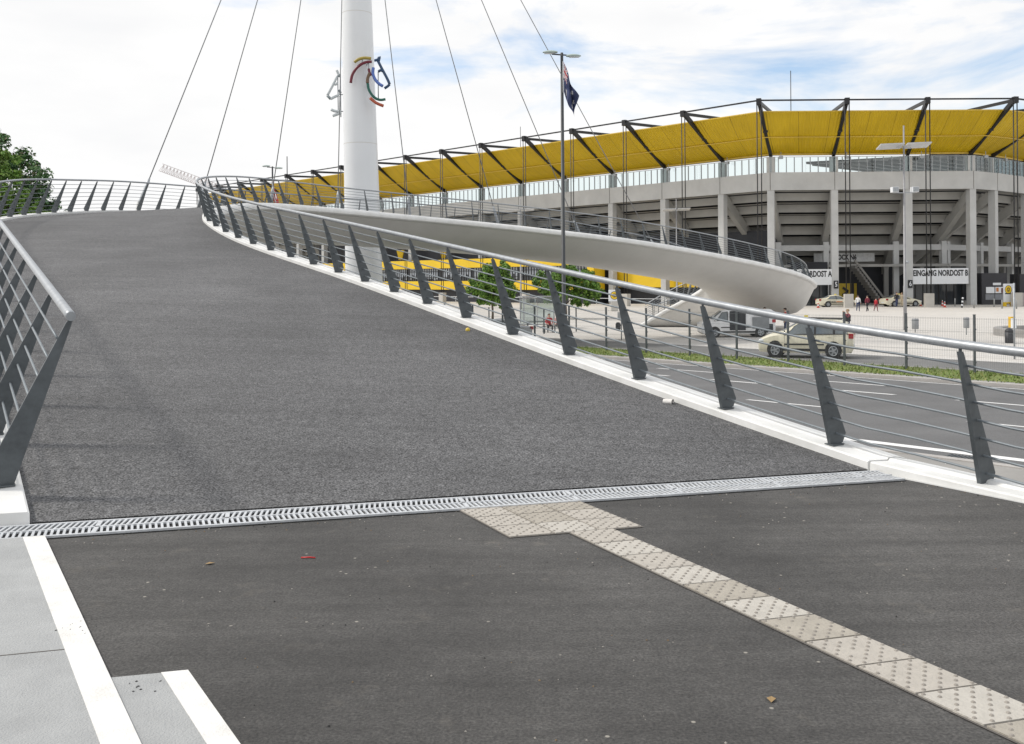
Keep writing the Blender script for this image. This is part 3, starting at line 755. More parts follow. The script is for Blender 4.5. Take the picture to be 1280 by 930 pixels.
# ------------------------------------------------------------------ stadium
STZ = 0.0
UL = Vector((-0.698, 0.716, 0)); NL = Vector((-0.716, -0.698, 0))
UR = Vector((0.78, 0.626, 0)); NRR = Vector((0.626, -0.78, 0))
C1 = Vector((33.0, 122.0, 0)); C2 = Vector((59.2, 122.0, 0))
LINES = []      # (foot of the column line, outward unit vector scaled so that 1 = strut tip, corner?)
for k in range(15, 0, -1):
    B_ = C1 + UL * (7.2 + 9.45 * (k - 1)); LINES.append((B_, NL * 8.7, False))
LINES.append((C1, Vector((29.3, 113.3, 0)) - C1, True))
LINES.append((Vector((41.0, 122, 0)), Vector((-1.3, -8.7, 0)), False))
LINES.append((Vector((50.4, 122, 0)), Vector((-1.2, -8.7, 0)), False))
LINES.append((Vector((58.4, 122, 0)), Vector((1.2, -8.6, 0)), True))
for k in range(8):
    B_ = C2 + UR * (4.3 + 9.45 * k); LINES.append((B_, NRR * 8.7, False))
def at(i, q, z):
    """point on column line i: q = metres outwards along its strut (negative = inside), z = height above eye datum"""
    B_, o, c = LINES[i]; u = o / 8.7
    p = B_ + u * q; return Vector((p.x, p.y, z))
stad = thing('stadium', 'large concrete football stadium with a yellow corrugated roof brim and dark steel struts', 'stadium', (0, 0, 0))
ZF0, ZF1 = 12.75, 15.0
NLN = len(LINES)
def face_yaw(i):
    a, c = LINES[i][0], LINES[i + 1][0]; d = c - a; return math.atan2(d.y, d.x)
for i, (B_, o, corner) in enumerate(LINES):
    u = o.normalized(); yaw = math.atan2(u.y, u.x) - math.pi / 2
    b = MB(); b.box((B_.x, B_.y, (G + ZF0) / 2), (0.85, 0.9, ZF0 - G), 0, yaw); b.build('column', CONC, stad)
    b = MB(); b.box((*at(i, -0.05, 0).xy, (ZF1 + 17.0) / 2 + .02), (1.0, 0.55, 17.0 - ZF1), 0, yaw); b.build('parapet_pier', CONC, stad)
    # inner, shorter column with a cross beam at mid height
    p = at(i, -6.2, 0); b = MB(); b.box((p.x, p.y, (G + 6.4) / 2), (0.7, 0.7, 6.4 - G), 0, yaw); b.build('inner_column', CONC, stad)
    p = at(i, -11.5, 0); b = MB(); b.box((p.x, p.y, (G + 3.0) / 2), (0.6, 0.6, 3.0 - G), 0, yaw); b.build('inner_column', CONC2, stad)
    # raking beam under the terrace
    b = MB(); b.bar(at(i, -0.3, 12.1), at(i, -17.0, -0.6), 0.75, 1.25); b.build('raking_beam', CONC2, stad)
    # roof strut, roof arm, twin hold-down rods and their concrete foot
    b = MB(); zt = 22.45
    a0, a1 = at(i, -0.3, 17.15), at(i, 8.5, zt)
    dv = a1 - a0
    b.bar(a0, a1, 0.38, 0.52)
    for t in (0.5,): b.box(a0 + dv * t + Vector((0, 0, -.1)), (0.5, 0.5, 0.4))
    b.build('roof_strut', BLACKST, stad)
    b = MB(); b.bar(at(i, 8.7, zt), at(i, -3.5, 22.9), 0.30, 0.34); b.box(at(i, 8.7, zt), (0.55, 0.55, 0.75), 0, yaw); b.build('roof_arm', BLACKST, stad)
    side = Vector((-u.y, u.x, 0))
    for sg in (-1, 1):
        b = MB(); b.tube([at(i, 8.7, zt) + side * .24 * sg, at(i, 8.7, G + 1.5) + side * .24 * sg], 0.065, 6); b.build('tie_rod', BLACKST, stad)
    b = MB(); p = at(i, 8.7, 0); b.box((p.x, p.y, G + 0.82), (1.0, 0.75, 1.64), 0, yaw); b.build('anchor_block', BLOCKC, stad)
    if i % 1 == 0:
        b = MB(); p = at(i, 1.0, 16.75); b.box(p + side * 1.4, (0.5, 0.35, 0.35), 0, yaw); b.bar(p + side * 1.4, p + side * 1.4 + Vector((0, 0, .7)), 0.06, 0.06); b.build('floodlight', GALV, stad)
rnd = random.Random(4)
for i in range(NLN - 1):
    # fascia
    q = 0.6; f0, f1 = (at(i, q, 0), at(i + 1, q, 0)); g0, g1 = at(i, 0.1, 0), at(i + 1, 0.1, 0)
    if i + 1 == NLN - 5:      # the corner on the right stands a little beyond the last front column
        pass
    b = MB()
    b.hexa([Vector((p.x, p.y, ZF0)) for p in (f0, f1, g1, g0)] + [Vector((p.x, p.y, ZF1)) for p in (f0, f1, g1, g0)])
    o = b.build('fascia_panel', CONC, stad)
    # narrow joint strip at the bay line
    b = MB(); b.box((f1.x, f1.y, (ZF0 + ZF1) / 2), (0.05, 0.05, ZF1 - ZF0 - .02), 0, face_yaw(i)); b.build('panel_joint', JOINT, stad)
    # glass wind screen above the fascia with mullions
    a, c = at(i, 0.25, 0), at(i + 1, 0.25, 0); ln = (c - a).length; d = (c - a) / ln
    b = MB(); b.quad(*(Vector((p.x, p.y, z)) for p, z in ((a, ZF1 + .05), (c, ZF1 + .05), (c, 16.95), (a, 16.95))))
    scr = b.build('wind_screen', SCREEN, stad)
    b = MB(); nm = max(2, round(ln / 1.05))
    for k in range(nm + 1):
        p = a + d * ln * k / nm; b.box((p.x, p.y, 15.95), (0.09, 0.12, 1.95), 0, face_yaw(i))
    b.bar(Vector((a.x, a.y, 16.98)), Vector((c.x, c.y, 16.98)), 0.08, 0.06)
    o = b.build('mullions', GALV, scr)
    # yellow roof brim, corrugated; lower edge near the columns, upper edge far out
    b = MB(); nx = 4; rows = []; uvs = []
    for j in range(7):
        t = j / 6; q = -0.25 + 7.0 * t; z = 17.45 + 4.15 * t - 0.45 * math.sin(math.pi * t)
        rows.append([at(i, q, z).lerp(at(i + 1, q, z), k / nx) for k in range(nx + 1)])
    b.grid(rows, 0, True)
    o = b.build('roof_brim', ROOFY, stad)
    uv = o.data.uv_layers.new(name='UVMap')
    for lp in o.data.loops:
        vi = lp.vertex_index; uv.data[lp.index].uv = ((vi % (nx + 1)) / nx * ln + i * 10, (vi // (nx + 1)) / 6 * 8)
    b = MB()
    b.bar(at(i, 3.4, 19.02), at(i + 1, 3.4, 19.02), 0.10, 0.09); b.bar(at(i, 6.8, 21.62), at(i + 1, 6.8, 21.62), 0.12, 0.12); b.bar(at(i, -.2, 17.36), at(i + 1, -.2, 17.36), 0.2, 0.2)
    b.build('brim_trim', mat('brim trim yellow', (0.66, 0.46, 0.06), 0.5), o)
    # roof plate running inwards over the seats
    b = MB(); ze = 19.0 if i > NLN - 10 else 22.3
    pa = [at(i, -.45, 17.5), at(i + 1, -.45, 17.5), at(i + 1, -28, ze), at(i, -28, ze)]
    for k in range(9):
        q = -2 - k * 3.1; z = 17.5 + (-q - .45) / 27.55 * (ze - 17.5) - .16; b.bar(at(i, q, z), at(i + 1, q, z), .3, .3)
    b.hexa(pa + [p + Vector((0, 0, 0.35)) for p in pa]); b.build('roof_plate', mat('roof underside', (0.33, 0.33, 0.33), 0.7), stad)
    b = MB(); b.bar(at(i, 8.7, 22.62), at(i + 1, 8.7, 22.62), 0.17, 0.17); b.build('edge_beam', BLACKST, stad)
    # rows of stepped precast under the seating
    b = MB(); z = 12.72; q = 0.0
    for k in range(9):
        b.quad(at(i, q, z), at(i + 1, q, z), at(i + 1, q - 1.75, z), at(i, q - 1.75, z))
        q -= 1.75
        a_, c_ = at(i, q, 0), at(i + 1, q, 0)
        z2 = z - 1.38
        P = [Vector((a_.x, a_.y, z2 + .24)), Vector((c_.x, c_.y, z2 + .24)), Vector((c_.x, c_.y, z + .1)), Vector((a_.x, a_.y, z + .1))]
        inn = (at(i, q - .25, 0) - a_), (at(i + 1, q - .25, 0) - c_)
        b.hexa([P[0], P[1], P[1] + inn[1], P[0] + inn[0], P[3], P[2], P[2] + inn[1], P[3] + inn[0]])
        z = z2
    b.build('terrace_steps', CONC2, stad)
    # seats as seen from inside
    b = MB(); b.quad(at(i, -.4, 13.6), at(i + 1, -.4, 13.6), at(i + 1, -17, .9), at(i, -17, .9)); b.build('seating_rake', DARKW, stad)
    # mid-height beam between the inner columns, parapet rail
    b = MB(); b.bar(at(i, -6.2, 5.6), at(i + 1, -6.2, 5.6), 0.5, 0.75); b.build('cross_beam', CONC, stad)
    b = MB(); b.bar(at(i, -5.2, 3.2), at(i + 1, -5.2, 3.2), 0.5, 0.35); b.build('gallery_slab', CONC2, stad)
    # dark back wall of the ground floor
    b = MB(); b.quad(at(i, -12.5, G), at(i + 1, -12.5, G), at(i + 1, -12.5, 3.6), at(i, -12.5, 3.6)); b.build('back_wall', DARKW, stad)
# upper floodlight masts / antennas
b = MB(); b.tube([(36.2, 124, 22), (36.2, 124, 28.4)], 0.05, 6); b.build('antenna', BLACKST, stad)
b = MB(); b.tube([(1.6, 160, 22), (1.6, 160, 27.2)], 0.05, 6); b.build('antenna', BLACKST, stad)
b = MB(); b.tube([(-56, 240, 20), (-56, 240, 33)], 0.12, 6); b.build('antenna', BLACKST, stad)
# ground floor: glazed gates below the signs, yellow gate, stairs
for (xa, xb, y) in ((33.4, 40.6, 123.6), (50.9, 57.9, 123.6)):
    b = MB(); b.quad((xa, y, G), (xb, y, G), (xb, y, 1.0), (xa, y, 1.0)); o = b.build('gate_glazing', DGLASS, stad)
    b = MB()
    for k in range(8): b.box((xa + (xb - xa) * k / 7, y - .04, -.5), (0.09, 0.08, 2.9))
    b.build('gate_frame', BLACKST, o)
b = MB(); b.box((44.4, 128, -.5), (3.0, 0.3, 2.7)); b.build('yellow_gate', mat('gate ochre', (.50, .36, .03), .6), stad)
b = MB(); b.box((43.3, 127.7, -.5), (0.3, 0.2, 2.7)); b.box((45.3, 127.7, -.5), (0.3, 0.2, 2.7)); b.bar((44.0, 127.7, .3), (44.7, 127.7, -.2), .1, .3); b.bar((44.0, 127.7, -.7), (44.7, 127.7, -.2), .1, .3); b.build('gate_post', BLACKST, stad)
for x0, sgn in ((44.8, 1),):
    b = MB()
    for k in range(14):
        z = 3.1 - k * 0.36; b.box((x0 + k * .26, 126.0, z - .1), (0.27, 2.4, .42))
    b.build('stairs', mat('shade toned stair concrete', (.20, .195, .185), .9), stad)  # shadow under the stand is mixed into this dark concrete colour
    for y in (124.6, 127.2):
        b = MB(); b.bar((x0 - .3, y, 3.9), (x0 + 3.7, y, -1.4), 0.12, .26); b.build('stair_parapet', mat('shade toned stair concrete', (.20, .195, .185), .9), stad)
b = MB(); b.box((39.2, 127.5, 2.9), (4.6, 2.6, 1.6)); b.build('gallery_box', DARKW, stad)
# kiosk boxes at the right
for (x, wd, z1) in ((61.0, 3.2, 2.05), (66.2, 4.0, 1.9)):
    k_ = thing('ticket_kiosk', 'black ticket kiosk with pale notice boards under the right corner' if x < 62 else 'plain black kiosk at the far right behind the white emblem board', 'kiosk', (x, 122.6, G), 0, 'black kiosks under the stadium')
    b = MB(); b.box((0, 0, (z1 - G) / 2), (wd, 2.4, z1 - G)); b.build('cabin', mat('kiosk black', (0.03, 0.03, 0.036), 0.5), k_)
    if x < 62:
        b = MB(); b.box((0.3, -1.23, 2.62), (1.0, .05, .30)); b.build('name_plate', SIGNW, k_)
        b = MB(); b.box((-.55, -1.23, 1.85), (1.05, .05, .78)); b.build('notice_board', SIGNW, k_)
        b = MB(); b.box((.62, -1.23, 1.85), (1.05, .05, .78)); b.box((.35, -1.26, 1.9), (.3, .02, .5), 1); b.box((.95, -1.26, 1.8), (.25, .02, .62), 2)
        b.build('notice_board', [SIGNW, mat('poster orange', (.55, .2, .05)), mat('poster dark', (.12, .03, .03))], k_)
        b = MB(); b.box((0.0, -1.23, .98), (2.3, .05, .72)); b.box((0, -1.26, .98), (.06, .02, .72), 1); b.build('counter_shutter', [mat('shutter grey', (.22, .23, .25), .5), BLACKST], k_)
# entrance signs and other lettering
def board(label, x, y, z, wd, ht, text, size, yaw=0, sx=0.86, col=SIGNW, tcol=BLACKT, dz=0.0, bold=.012):
    r_ = thing('entrance_sign', label, 'sign', (x, y, z), yaw, None)
    b = MB(); b.box((0, 0, 0), (wd, 0.12, ht)); b.build('sign_panel', col, r_)
    lettering(text, size, facing((0, -0.075, dz)), tcol, r_, sx, bold)
    return r_
board('long white entrance sign reading EINGANG NORDOST B in black letters', 54.3, 121.7, 1.72, 7.1, 2.0, 'EINGANG NORDOST B', 1.02, 0, 0.655, dz=.36, bold=.035)
board('white entrance sign reading EINGANG NORDOST A, half hidden by the bridge end', 37.0, 121.7, 1.72, 7.1, 2.0, 'EINGANG NORDOST A', 1.02, 0, 0.655, dz=.36, bold=.035)
board('grey board reading BLOCK N6 hanging deep under the terrace', 45.0, 130.0, 4.35, 8.2, 1.15, 'BLOCK N6', .95, 0, .72, mat('board grey', (.62, .63, .63), .6), bold=.04)
for (x, tx, lab) in ((41.0, '5', 'small black number plate reading 5 on the column left of the yellow gate'), (50.4, '6', 'small black number plate reading 6 on the column left of entrance B')):
    r_ = thing('number_plate', lab, 'sign', (x, 121.48, .75), 0)
    b = MB(); b.box((0, 0, 0), (0.55, .08, 1.0)); b.build('plate', BLACKT, r_)
    lettering(tx, 0.85, facing((0, -.05, 0)), SIGNW, r_, .8, .01)
# ------------------------------------------------------------------ annex with yellow bands, built along the left face
ann = thing('annex_building', 'two-storey annex with yellow bands and dark windows beneath the far bridge leg', 'building', (0, 0, 0))
def LF(s, q, z): p = C1 + UL * (s / 0.698) + NL * q; return Vector((p.x, p.y, z))
sA, sB = 19.3, 74
def slab(name, s0, s1, q0, q1, z0, z1, m, parent=ann):
    b = MB(); P = [LF(s0, q1, 0), LF(s0, q0, 0), LF(s1, q0, 0), LF(s1, q1, 0)]
    b.hexa([Vector((p.x, p.y, z0)) for p in P] + [Vector((p.x, p.y, z1)) for p in P]); return b.build(name, m, parent)
slab('core', sA + .3, sB, -6, 2.0, G, 5.3, DARKW)
slab('yellow_band', sA, sB, 0, 2.5, 3.75, 5.2, YELLOWB)
slab('yellow_band', sA, sB, 0, 2.5, 0.1, 1.55, YELLOWB)
slab('yellow_edge_panel', sA, sA + .9, 0, 2.48, 1.56, 3.74, YELLOWB)
wn = 9
for k in range(wn):
    s0 = sA + .9 + (sB - sA - 1) * k / wn; s1 = sA + .9 + (sB - sA - 1) * (k + 1) / wn - .08
    o = slab('window', s0, s1, 1.9, 2.06, 1.56, 3.74, DGLASS)
    b = MB(); n = 14
    for j in range(n):
        sj = s0 + (s1 - s0) * (j + .5) / n; p = LF(sj, 2.1, 2.65); b.box(p, (.10, .10, 2.15), 0, math.atan2(UL.y, UL.x))
    for z in (2.2, 3.2): b.bar(LF(s0, 2.1, z), LF(s1, 2.1, z), .06, .08)
    b.build('window_mullions', BLACKST, o)
    b = MB(); rnd = random.Random(20 + k)
    for j in range(n - 1):
        if rnd.random() < 0.97:
            sj = s0 + (s1 - s0) * (j + 1.0) / n; hh = rnd.uniform(.5, 1.0)
            w2 = (s1 - s0) / n / .698 * .32
            p = LF(sj, 2.075, 3.7 - hh); b.box(p, (w2 * 2, .02, hh * 2), 0, math.atan2(UL.y, UL.x))
    b.build('glazing', PGLASS, o)
slab('upper_wall', sA + 2, sB, -6, -1.5, 5.3, 9.0, DARKW)
# recessed yellow wall to the right of the annex
slab('yellow_side_wall', 7.5, sA - .1, -2.0, -1.2, 0.45, 4.2, YELLOWB)
slab('dark_ground_floor', 2.0, sA - .2, -3.2, -2.1, G, .44, DARKW)
slab('dark_upper_wall', 2.0, sA - .2, -6.2, -5.2, .5, 8.0, DARKW)
slab('glazed_entrance', 1.2, 7.0, -1.9, -1.2, G, 3.4, DGLASS)
b = MB()
for k in range(5): p = LF(1.4 + 1.4 * k, -1.1, .7); b.box(p, (.12, .12, 5.2), 0, math.atan2(UL.y, UL.x))
b.build('entrance_mullion', BLACKST, ann)
# funnel-shaped yellow covers standing on the upper terrace
for k, (s, lab) in enumerate(((52.4, 'yellow funnel-shaped table cover on the terrace, just right of the mast foot'), (44.0, 'yellow funnel-shaped table cover with white cloth on the terrace, farther right'))):
    p = LF(s, 1.2, 5.21); t_ = thing('bar_table', lab, 'table', p, 0, 'yellow tables on the annex terrace')
    b = MB(); rows = [[(r_ * math.cos(a * math.pi / 2 + .78), r_ * math.sin(a * math.pi / 2 + .78), z) for a in range(4)] for r_, z in ((.45, .25), (.62, .95), (.95, 2.0))]
    b.grid(rows, 0, False, True); b.add(rows[-1], [(0, 1, 2, 3)]); b.build('cover', YELLOWB, t_)
    b = MB(); b.tube([(0, 0, 0), (0, 0, .3)], .12, 8); b.build('leg', GALV, t_)

# ------------------------------------------------------------------ lamps, flags, poles
FLAGN = mat('flag navy', (0.045, 0.06, 0.14), 0.8); FLAGW = mat('flag white', (0.75, 0.75, 0.75), 0.8); FLAGR = mat('flag red', (0.50, 0.03, 0.04), 0.8)
LAMPG = mat('lamp head grey green', (0.42, 0.50, 0.47), 0.4); POLED = mat('dark lamp pole', (0.045, 0.05, 0.055), 0.5)
def double_lamp(loc, H, label):
    r_ = thing('street_lamp', label, 'street lamp', loc, 0, 'double headed street lamps')
    b = MB(); b.tube([(0, 0, 0), (0, 0, 1.0), (0, 0, 1.02), (0, 0, H)], [.11, .105, .09, .06], 12); b.build('pole', POLED, r_)
    b = MB(); b.tube([(-.42, 0, H - .05), (.42, 0, H - .12)], .03, 8); b.build('arm', POLED, r_)
    for sg, dz in ((-1, .02), (1, -.14)):
        b = MB(); n = 9; rows = []
        for k in range(n):
            t = k / (n - 1); x = sg * (.18 + .62 * t); hw = .13 * math.sin(math.pi * (0.12 + .84 * t)) ** .6
            rows.append([(x, hw * math.cos(a * math.pi / 6), dz + H + .09 * hw / .13 * math.sin(a * math.pi / 6) * (1 if a < 7 else .5) - .03 * sg * 0) for a in range(12)])
        b.grid(rows, 0, True, True); b.add(rows[0], [tuple(range(12))]); b.add(rows[-1], [tuple(range(12))])
        h_ = b.build('lamp_head', LAMPG, r_)
        b = MB(); b.box((sg * .52, 0, dz + H - .045), (.42, .15, .02)); b.build('diffuser', SIGNW, h_)
    return r_
double_lamp((2.15, 40.0, G), 13.05, 'tall dark street lamp with two oval heads carrying the navy flag')
double_lamp((-18.4, 74.0, G), 12.5, 'distant double-headed street lamp above the curved railing, with the red and white flag')
def wing_lamp(loc, H, label, spots):
    r_ = thing('street_lamp', label, 'street lamp', loc, 0, 'winged plaza lamps')
    b = MB(); b.tube([(0, 0, 0), (0, 0, 3.0), (0, 0, 3.02), (0, 0, H)], [.115, .11, .09, .05], 12); b.build('pole', mat('pole grey', (.30, .30, .31), .5, .2), r_)
    for sg in (-1, 1):
        b = MB(); z = H - 1.35
        P = [Vector((sg * .10, -.42, z + .10)), Vector((sg * 1.72, -.42, z + .10 + .06 * sg)), Vector((sg * 1.72, .42, z - .12 + .06 * sg)), Vector((sg * .10, .42, z - .12))]
        if sg < 0: P = P[::-1]
        b.hexa([p - Vector((0, 0, .05)) for p in P] + [p + Vector((0, 0, .03)) for p in P]); b.build('reflector_wing', mat('wing grey', (.52, .53, .54), .4), r_)
    b = MB(); b.bar((-.5, 0, H - 1.5), (.5, 0, H - 1.5), .05, .05); b.build('arm', GALV, r_)
    if spots:
        b = MB(); b.bar((-.75, 0, H - 4.55), (.75, 0, H - 4.55), .06, .06); b.build('arm', GALV, r_)
        for sg in (-1, 1):
            b = MB(); b.box((sg * .68, -.08, H - 4.35), (.42, .42, .36)); b.box((sg * .68, -.31, H - 4.35), (.36, .04, .3), 1); b.build('floodlight', [SIGNW, GALV], r_)
        b = MB(); b.ball((.14, -.1, 4.6), .11); b.build('camera_dome', GALV, r_)
    return r_
wing_lamp((26.6, 65.0, G), 13.85, 'tall galvanised winged lamp on the plaza with two small floodlights', True)
wing_lamp((20.6, 120.0, G), 13.6, 'thin white winged lamp before the left stadium face, the right of two far ones', False)
wing_lamp((1.1, 120.0, G), 13.7, 'thin white winged lamp above the bridge railing, left of the flag pole', False)
def flag(loc, hoist, fly_top, fly_bot, label, paint, mats, parent_name='flag', seed=1):
    r_ = thing('flag', label, 'flag', loc)
    b = MB(); nu, nv = 40, 24; P = []
    for j in range(nv + 1):
        v = j / nv; row = []
        for i in range(nu + 1):
            u = i / nu
            e_ = Vector(fly_bot).lerp(Vector(fly_top), v) * u
            sag = 1 - 0.10 * math.sin(math.pi * u)
            x = e_.x * sag + .05 * math.sin(u * 8 + v * 5 + seed) * u; z = v * hoist + e_.z - .03 * math.sin(math.pi * u * 2 + v * 3)
            y = (.16 * math.sin(u * 6 + v * 4.2 + seed) + .07 * math.sin(u * 13 - v * 6)) * min(1, u * 2.4)
            row.append((.07 + x, y, z))
        P.append(row)
    o_ = len(b.v)
    for row in P: b.v += row
    for j in range(nv):
        for i in range(nu):
            a = j * (nu + 1) + i; b.f.append((a, a + 1, a + nu + 2, a + nu + 1)); b.mi.append(paint((i + .5) / nu, (j + .5) / nv)); b.sm.append(True)
    b.build('cloth', mats, r_)
    b = MB(); b.tube([(.03, 0, -.02), (.03, 0, hoist + .03)], .014, 6); b.build('halyard', FLAGW, r_)
    return r_
def navy(u, v):
    if u < .27 and v > .5:
        a, c = u / .27, (v - .5) / .5
        if abs(a - .5) < .06 or abs(c - .5) < .10: return 2
        if abs(a - .5) < .10 or abs(c - .5) < .17: return 1
        if abs(a - c) < .06 or abs(a - 1 + c) < .06: return 2
        if abs(a - c) < .15 or abs(a - 1 + c) < .15: return 1
        return 0
    for sx_, sy_, rr_ in ((.25, .24, .06), (.75, .82, .042), (.62, .55, .042), (.88, .62, .042), (.75, .2, .042), (.80, .45, .028)):
        if math.hypot(u - sx_, (v - sy_) * .6) < rr_: return 1
    return 0
flag((2.15, 39.92, 9.45), 1.25, (.58, 0, -1.42), (.42, 0, -1.10), 'drooping navy flag with red and white canton and white stars', navy, [FLAGN, FLAGW, FLAGR])
flag((-18.4, 73.9, 8.2), 1.2, (.42, 0, -1.5), (.30, 0, -1.3), 'drooping red and white striped flag above the curved railing', lambda u, v: 2 if int(v * 7) % 2 == 0 or u > .75 else 1, [FLAGN, FLAGW, FLAGR], seed=4)
# lattice jib far behind, to the left
cr = thing('lattice_crane', 'pale lattice crane boom rising to the left beyond the bridge crest', 'crane', (-70, 250, G))
b = MB(); A_ = Vector((-21.5, 0, 32.7)); E_ = Vector((8, 3, 21.5)); d = (E_ - A_); n = 34
upv = Vector((d.z, 0, -d.x)).normalized() * -1
if upv.z < 0: upv = -upv
hh = 2.0
for off in (Vector((0, -.7, 0)), Vector((0, .7, 0)), upv * hh): b.bar(A_ + off, E_ + off, .16, .16)
for k in range(n):
    p, q = A_ + d * (k / n), A_ + d * ((k + 1) / n); m_ = (p + q) / 2 + upv * hh
    for oy in (-.7, .7):
        b.bar(p + Vector((0, oy, 0)), m_, .09, .09); b.bar(m_, q + Vector((0, oy, 0)), .09, .09)
    b.bar(p + Vector((0, -.7, 0)), p + Vector((0, .7, 0)), .08, .08)
b.build('boom', mat('crane paint', (.62, .58, .58), .5, var=.2, scale=.6), cr)
b = MB()
for sx_, sy_ in ((-1, -1), (1, -1), (1, 1), (-1, 1)): b.bar((8 + sx_, 3 + sy_, 0), (8 + sx_, 3 + sy_, 24), .25, .25)
for k in range(12):
    for (a, c) in (((-1, -1), (1, -1)), ((1, -1), (1, 1)), ((1, 1), (-1, 1)), ((-1, 1), (-1, -1))):
        b.bar((8 + a[0], 3 + a[1], k * 2), (8 + c[0], 3 + c[1], k * 2 + 2), .12, .12)
b.build('tower', mat('crane paint', (.5, .5, .5)), cr)
b = MB(); b.box((8, 3, 24.4), (2.4, 2.4, 1.6)); b.build('cab', GALV, cr)
# ------------------------------------------------------------------ wire fence along the verge
fence = thing('wire_fence', 'dark wire mesh fence on slim posts along the grass verge', 'fence', (0, 0, 0))
FP = []
for k in range(17):
    Y = 31.06 + 1.82 * k; FP.append(Vector((cx(49.56, Y), Y, G + 0.08)))
FD = (FP[1] - FP[0]); FL = FD.length; FU = FD / FL; fang = math.atan2(FU.y, FU.x)
pm = MB(); pm.box((0, 0, 1.06), (.07, .07, 2.12)); pm.box((0, 0, 2.13), (.08, .08, .03))
for z in (.4, 1.0, 1.6): pm.box((0, -.05, z), (.09, .04, .05))
pme = pm.mesh('fence_post', POSTM)
wm = MB(); WIRE = mat('fence wire', (.20, .215, .22), .5, .4)
nw = 40
for k in range(nw):
    x = (k + .5) / nw * FL; wm.bar((x, -.05, .06), (x, -.05, 2.03), .0042, .0042)
for z in (.12, .45, .8, 1.15, 1.5, 1.98):
    for y in (-.056, -.044): wm.bar((0, y, z), (FL, y, z), .006, .006)
wme = wm.mesh('mesh_panel', WIRE)
for k, p in enumerate(FP):
    o = link('fence_post', pme, fence); o.matrix_local = Matrix.Translation(p) @ Matrix.Rotation(fang, 4, 'Z')
    if k < len(FP) - 1:
        o = link('mesh_panel', wme, fence); o.matrix_local = Matrix.Translation(p) @ Matrix.Rotation(fang, 4, 'Z')
def on_fence(name, label, cat, k, t, z, wd, ht, m, inner=None):
    p = FP[k] + FU * (FL * t); r_ = thing(name, label, cat, p + Vector((0, 0, z)) - NRM * .07, fang)
    b = MB(); b.box((0, 0, 0), (wd, .012, ht)); b.build('plate', m, r_)
    if inner: b = MB(); b.box((0, .009, 0), (wd * .6, .004, ht * .4)); b.build('print', inner, r_)
on_fence('notice_plate', 'blue notice plate on the fence right of the tall winged lamp', 'sign', 3, -.10, 1.28, .30, .17, mat('sign blue', (.06, .14, .40), .5), SIGNW)
on_fence('notice_plate', 'small white plate hanging on the fence left of the white van', 'sign', 6, .55, .95, .2, .2, SIGNW)

